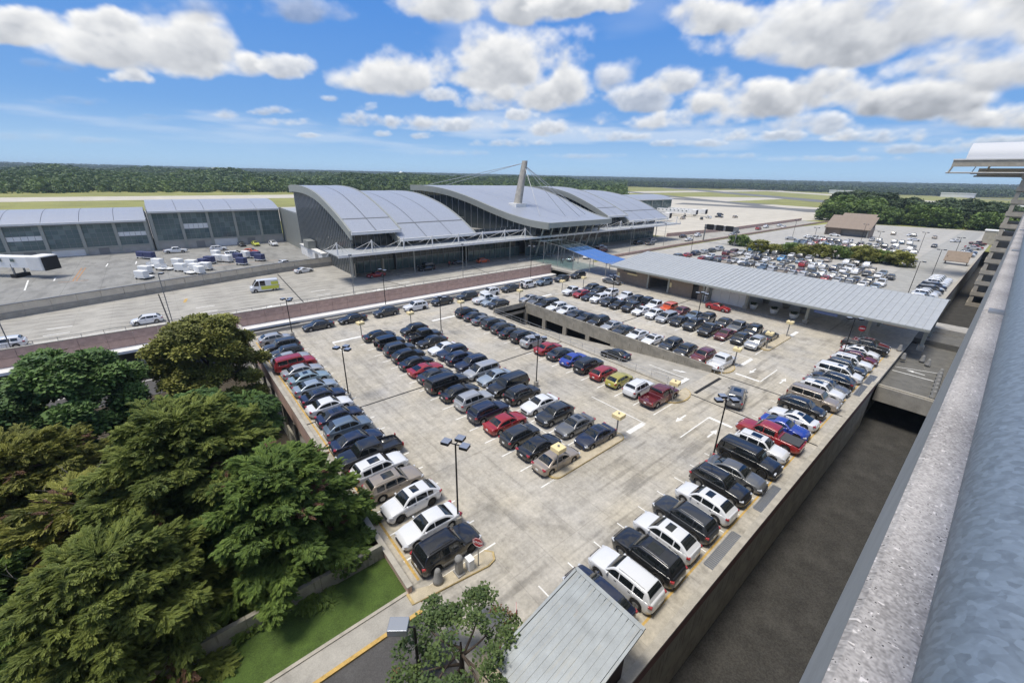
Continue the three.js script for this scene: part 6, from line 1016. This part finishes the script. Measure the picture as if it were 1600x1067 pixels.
// hills and the far woods
{
  const hill = (d0, d1, h, seedOff, y0) => { const rows = []; for (let i = 0; i <= 12; i++) { const row = []; for (let k = 0; k <= 120; k++) { const a = mix(-0.35, 2.1, k / 120), d = mix(d0, d1, i / 12), x = -Math.sin(a) * d, z = -Math.cos(a) * d, t = Math.sin(Math.PI * Math.min(1, i / 12 * 1.0) * 0.5); row.push([x, y0 + h * t * (0.55 + 0.9 * fbm(k * 0.09 + seedOff, i * 0.1, 3)), z]); } rows.push(row); } return grid(rows, true); };
  M.hill = mottled([0.05, 0.085, 0.028], 0.4, 0.2, 300, 1);
  struct('hills', hill(2300, 6800, 40, 3, -3), M.hill);
  const r = rng(81), leafy = (n, place, name, label) => { const s = []; for (let k = 0; k < n; k++) { const [x, y, z, sc, tn] = place(); const m = r(); s.push({ p: [x, y, z], q: new THREE.Quaternion().setFromAxisAngle(Y1, r() * 6.28), s: sc, c: lin(mix(tn[0][0], tn[1][0], m), mix(tn[0][1], tn[1][1], m), mix(tn[0][2], tn[1][2], m)) }); } const o = crownOf(BLOB, s, scene, numbered(name)); o.userData = { kind: 'stuff', label, category: 'woods' }; };
  // one far tree: crown of overlapping leaf faces
  const BLOB = (() => { const rr = rng(17), out = []; for (let k = 0; k < 70; k++) { const u = rr() * 2 - 1, a = rr() * 6.283, w = Math.sqrt(1 - u * u), R = 0.8 + rr() * 0.25, p = [w * Math.cos(a) * R * 0.62, 1.0 + u * R * 0.85, w * Math.sin(a) * R * 0.62]; for (let j = 0; j < 3; j++) out.push(p[0] + (rr() - 0.5) * 0.75, p[1] + (rr() - 0.5) * 0.5, p[2] + (rr() - 0.5) * 0.75); } return tri(out); })();
  const FT3 = [[0.04, 0.085, 0.018], [0.125, 0.19, 0.04]], FT = [[0.045, 0.095, 0.02], [0.17, 0.24, 0.05]], FT2 = [[0.035, 0.07, 0.025], [0.09, 0.14, 0.04]];
  leafy(16000, () => { const a = mix(0.62, 1.95, r()), d = 620 + Math.pow(r(), 0.8) * 900, e = fbm(a * 9, d * 0.004, 3); return [-Math.sin(a) * d, -2 + e * 15 * smooth(620, 1000, d), -Math.cos(a) * d, (3.6 + r() * 5.2) * (0.6 + 0.8 * e), fbm(a * 30, d * 0.012, 2) > 0.52 ? FT : FT3]; }, 'near_woods', 'green woods beyond the airfield behind the terminal');
  leafy(12000, () => { const a = mix(-0.2, 1.0, r()), d = 1650 + r() * 1000, e = fbm(a * 9 + 4, d * 0.003, 2); return [-Math.sin(a) * d, -4 + e * 8, -Math.cos(a) * d, 7 + r() * 4, FT2]; }, 'airfield_woods', 'dark woods along the horizon past the runways');
  leafy(20000, () => { const a = mix(-0.2, 2.0, r()), d = 2300 + Math.pow(r(), 0.7) * 3000; const t = Math.sin((d - 2300) / 4500 * Math.PI * 0.5); return [-Math.sin(a) * d, -6 + 40 * t * 0.8, -Math.cos(a) * d, 9 + r() * 8, FT2]; }, 'hill_woods', 'distant blue-green wooded hills on the horizon');
}

// ---------------------------------------------------------------- small things on the apron and far away
{
  const cart = (x, z, turn, label, k) => {
    const g = thing('baggage_cart', label, 'cart', [x, -0.02, z], turn, 'baggage carts on the apron');
    mesh('deck', once('cd', () => muv(bx(3.0, 0.14, 1.5, 0, 0.5, 0))), M.white, g); for (const a of [-1, 1]) for (const s of [-1, 1]) { const w = mesh('wheel', once('cw', () => { const q = new THREE.CylinderGeometry(0.24, 0.24, 0.16, 10); q.rotateX(Math.PI / 2); return muv(q); }), M.rubber, g); w.position.set(a * 1.05, 0.24, s * 0.65); }
    if (k) { mesh('cover', once('cc', () => muv(new RoundedBoxGeometry(2.7, 1.5, 1.45, 2, 0.15).translate(0, 1.32, 0))), k > 1 ? (M.navyCover ??= std([0.05, 0.06, 0.14], 0.7)) : M.white, g); } else { mesh('end_rack', once('ce', () => muv(bx(0.08, 0.9, 1.4, -1.45, 1.0, 0))), M.white, g); }
    mesh('tow_bar', once('ct', () => muv(bx(0.9, 0.06, 0.08, 1.9, 0.4, 0))), M.greyMetal, g);
  };
  const r = rng(41), spots = [[222, 432, 1], [222, 400, 2], [228, 424, 1], [230, 430, 0], [234, 401, 2], [240, 414, 0], [247, 412, 1], [252, 418, 0], [262, 418, 0], [278, 412, 1], [283, 420, 1], [290, 417, 0], [297, 424, 0], [300, 414, 1], [306, 420, 1], [312, 424, 1], [318, 412, 2], [322, 418, 1], [328, 408, 2], [338, 398, 1], [341, 405, 1], [356, 406, 1], [372, 403, 2], [378, 410, 2], [385, 399, 1], [400, 400, 2], [406, 404, 2]];
  const CARTXY = [[-130.2, 4.8], [-162.0, 4.6], [-136.5, 4.1], [-131.2, 3.9], [-159.7, 2.9], [-144.9, 2.4], [-146.3, 1.4], [-139.9, 0.9], [-139.1, -0.3], [-143.5, -2.7], [-135.4, -2.9], [-137.5, -4.0], [-130.6, -4.4], [-139.5, -5.5], [-133.4, -5.8], [-129.4, -6.3], [-139.9, -8.1], [-133.8, -8.0], [-143.0, -9.8], [-153.3, -12.5], [-145.0, -12.0], [-142.5, -14.0], [-144.2, -16.8], [-136.3, -16.5], [-147.4, -19.4], [-144.8, -21.5], [-139.8, -21.6]];
  CARTXY.forEach(([x, z], i) => cart(x, z, 0.5 + (r() - 0.5) * 0.5 + (i % 3) * 0.1, (spots[i][2] > 1 ? 'navy covered' : spots[i][2] ? 'white covered' : 'open white') + ' baggage cart on the apron, ' + ORD[i] + ' counting from the left', spots[i][2]));
  [['pickup', 'white', -168, -3.5, 1.4, 'white pickup truck parked by the concourse wall'], ['suv', 'white', -166, -14.5, 1.5, 'white SUV parked by the concourse wall'], ['hatch', 'black', -172, -22, 0.1, 'black car in front of the white plinth'], ['hatch', 'lime', -171, -26, 0.1, 'lime green car in front of the white plinth'], ['suv', 'white', -168, -31, 0.1, 'white SUV beside the lime green car'], ['minivan', 'white', -152, -17, 1.2, 'white minivan among the baggage carts'], ['hatch', 'orange', -155, -22, 0.8, 'orange tug among the baggage carts'], ['pickup', 'white', -127, -25, 1.9, 'white pickup behind the beige wall near the shed'], ['coupe', 'white', -117, -27.5, 1.8, 'small white vehicle against the beige wall']].forEach(([k, c, x, z, t, l]) => car(k, c, x, z, t, l, 'vehicles on the apron', { plain: 1 }, -0.02));
  for (let i = 0; i < 9; i++) { const z = -235 - i * 13 - r() * 5, x = -135 - r() * 30; const k = ['pickup', 'suv', 'minivan'][i % 3], c = ['charcoal', 'white', 'black', 'tan'][i % 4]; const m = solo('service_vehicle', farCar(k, c), M.farPaint, (CW[c] ?? c) + ' ' + WORD[k] + ' on the pale apron, ' + ORD[i] + ' from the terminal', 'vehicle', 'service vehicles on the far apron'); m.position.set(x, 0, z); m.rotation.y = r() * 3; }
  // brown shelter buildings of the far lot
  for (const [x, z, w, d, h, label] of [[-55, -272, 19, 11, 9, 'large brown shelter building with sloped roof in the far car park'], [-62, -318, 16, 10, 8, 'smaller brown shelter behind the large one']]) {
    const g = thing('shelter_building', label, 'building', [x, 0, z]);
    const q = bx(w, 0.5, Math.hypot(d, h - 3.4)); q.rotateX(Math.atan2(h - 3.4, d)); q.translate(x, (h + 3.4) / 2 + 0.2, z); part('roof', q, M.taupe, g);
    part('wall', bb(x - w / 2 + 0.4, x - w / 2 + 0.9, 0, 4.6, z - d / 2, z + d / 2 - 1), M.taupe, g); part('wall', bb(x + w / 2 - 0.9, x + w / 2 - 0.4, 0, 4.6, z - d / 2, z + d / 2 - 1), M.taupe, g); part('rear_wall', bb(x - w / 2 + 0.5, x + w / 2 - 0.5, 0, h - 0.8, z - d / 2 + 0.5, z - d / 2 + 0.9), M.taupe, g); part('opening', bb(x - w / 2 + 6, x + w / 2 - 1.2, 0.05, 3, z + d / 2 - 3.2, z + d / 2 - 3.1), M.interior, g); part('screen_wall', bb(x - w / 2 + 0.6, x - w / 2 + 7, 0, 3.2, z + d / 2 - 2.2, z + d / 2 - 1.9), M.taupe, g); part('post', bb(x + w / 2 - 1, x + w / 2 - 0.6, 0, 3.5, z + d / 2 - 1, z + d / 2 - 0.6), M.fascia, g);
  }
  { const g = thing('small_shelter', 'small grey slanted shelter beside the far lamp post', 'shelter', [-10, 0, -206]); const q = bx(6, 0.2, 4.6); q.rotateX(0.7); q.translate(-10, 2.6, -205); part('roof', q, M.taupe, g); for (const x of [-12.6, -7.4]) part('wall', bb(x, x + 0.2, 0, 2.8, -204.5, -207), M.taupe, g); }
  solo('walkway_kerb', bb(-64, -22, 0.01, 0.7, -114.6, -114.9), M.wallConcrete, 'low concrete wall behind the entrance roof', 'wall');
  { const g = thing('gantry', 'dark steel road gantry beside the far lot ramp', 'gantry', [-78, 0, -180]); part('beam', bb(-72, -86, 5.6, 7.4, -180, -180.5), M.greyMetal, g); for (const x of [-72.4, -85.6]) part('post', bb(x - 0.2, x + 0.2, -2, 6, -180, -180.4), M.greyMetal, g); for (let k = 0; k < 3; k++) part('sign_board', bb(-74 - k * 4, -77 - k * 4, 5.4, 7.6, -179.8, -179.9), M.blackMetal, g); }
  // faraway landmarks
  { const g = thing('water_tower', 'white water tower dome far beyond the woods', 'water tower', [-1560, 0, -760]); mesh('tank', muv(new THREE.SphereGeometry(6.5, 16, 10).translate(0, 29, 0)), M.white, g); mesh('stem', muv(cyl(3, 1.6, 24, 0, 0, 0, 10)), M.white, g); }
  for (const [x, z, w, h, y, l] of [[-1500, 120, 60, 9, 14, 'white flat building among the woods at far left'], [-1900, -230, 90, 10, 22, 'long pale building on the far hillside'], [-1240, -60, 22, 8, 10, 'small white building in the left woods'], [-820, 150, 16, 6, 8, 'tiny white house among the near woods'], [-120, -1560, 60, 9, 0, 'pale hangar past the runways on the right'], [-8, -640, 20, 8, 0, 'beige hangar behind the wood on the right'], [-330, -1450, 60, 8, 0, 'white hangar beside the distant runway']]) { const g = thing('distant_building', l, 'building', [x, y, z]); mesh('wall', muv(bx(w, h, w * 0.5, 0, h / 2, 0)), M.whiteWall, g); const q = bx(w * 1.03, 1.2, w * 0.53, 0, h + 0.6, 0); mesh('roof', muv(q), M.white, g); }
}
// a few people near the crossing and the planters
{
  const N = 44, mc = new MarchingCubes(N, M.trim, false, false, 60000); mc.isolation = 0;
  const J = { hd: [0, 1.62, 0], nk: [0, 1.45, 0], ch: [0, 1.25, 0], pv: [0, 0.95, 0], sl: [-0.2, 1.4, 0], sr: [0.2, 1.4, 0], el: [-0.27, 1.13, -0.03], er: [0.27, 1.13, 0.04], wl: [-0.25, 0.88, 0.08], wr: [0.26, 0.88, 0.12], hl: [-0.1, 0.92, 0], hr: [0.1, 0.92, 0], kl: [-0.11, 0.5, 0.1], kr: [0.11, 0.5, -0.04], fl: [-0.11, 0.07, 0.12], fr: [0.11, 0.09, -0.24], tl: [-0.12, 0.04, 0.26], tr: [0.12, 0.04, -0.12] };
  const B = [['hd', 'hd', 0.115, 0.115], ['nk', 'hd', 0.06, 0.06], ['nk', 'ch', 0.1, 0.16], ['ch', 'pv', 0.17, 0.15], ['sl', 'sr', 0.085, 0.085], ['sl', 'el', 0.06, 0.05], ['sr', 'er', 0.06, 0.05], ['el', 'wl', 0.05, 0.04], ['er', 'wr', 0.05, 0.04], ['hl', 'kl', 0.095, 0.07], ['hr', 'kr', 0.095, 0.07], ['kl', 'fl', 0.065, 0.045], ['kr', 'fr', 0.065, 0.045], ['fl', 'tl', 0.045, 0.04], ['fr', 'tr', 0.045, 0.04]];
  const v = (a, b) => [a[0] - b[0], a[1] - b[1], a[2] - b[2]], dot = (a, b) => a[0] * b[0] + a[1] * b[1] + a[2] * b[2];
  for (let k = 0; k < N; k++) for (let j = 0; j < N; j++) for (let i = 0; i < N; i++) { const p = [(i / N * 2 - 1) * 0.95, (j / N * 2 - 1) * 0.95 + 0.88, (k / N * 2 - 1) * 0.95]; let m = 9; for (const [a, b, r0, r1] of B) { const A = J[a], d = v(J[b], A), w = v(p, A), t = clamp(dot(w, d) / (dot(d, d) + 1e-6)); const q = v(w, d.map((x) => x * t)), e = Math.hypot(...q) - mix(r0, r1, t); const h = clamp(0.5 + 0.5 * (m - e) / 0.05); m = mix(m, e, h) - 0.05 * h * (1 - h); } mc.field[i + j * N + k * N * N] = -m; }
  mc.update();
  const cnt = mc.count, pos = mc.positionArray.slice(0, cnt * 3), nor = mc.normalArray.slice(0, cnt * 3);
  for (let i = 0; i < cnt; i++) { pos[i * 3] *= 0.95; pos[i * 3 + 1] = pos[i * 3 + 1] * 0.95 + 0.88; pos[i * 3 + 2] *= 0.95; }
  const top = [[0.5, 0.5, 0.52], [0.04, 0.05, 0.09], [0.4, 0.06, 0.05], [0.06, 0.06, 0.06], [0.3, 0.3, 0.2]];
  [[-86, -93, 0.8, 'person in pale top walking across the glass-covered crossing'], [-87.5, -94, 1.1, 'person in dark top walking beside the other at the crossing'], [-101, -62, 0.2, 'person in red top standing at the terminal doors'], [-102, -96, 1.6, 'person in dark clothes under the central roof'], [-33, -95, 0.5, 'person standing in the shade beside the planters']].forEach(([x, z, t, label], i) => {
    const col = new Float32Array(cnt * 3); for (let k = 0; k < cnt; k++) { const y = pos[k * 3 + 1]; const c = y > 1.66 ? [0.03, 0.02, 0.015] : y > 1.47 ? [0.4, 0.25, 0.18] : y > 0.93 ? top[i] : y > 0.1 ? [0.03, 0.035, 0.05] : [0.02, 0.02, 0.02]; col.set(c, k * 3); }
    const q = new THREE.BufferGeometry(); q.setAttribute('position', new THREE.BufferAttribute(pos.slice(), 3)); q.setAttribute('normal', new THREE.BufferAttribute(nor.slice(), 3)); q.setAttribute('color', new THREE.BufferAttribute(col, 3));
    const m = solo('person', q, M.cloth ??= new THREE.MeshStandardMaterial({ vertexColors: true, roughness: 0.9 }), label, 'person', 'people'); m.position.set(x, 0.15, z); m.rotation.y = t;
  });
}
scene.fog = new THREE.FogExp2(new THREE.Color(0.62, 0.76, 0.92), 0.00013);
renderer.render(scene, camera);
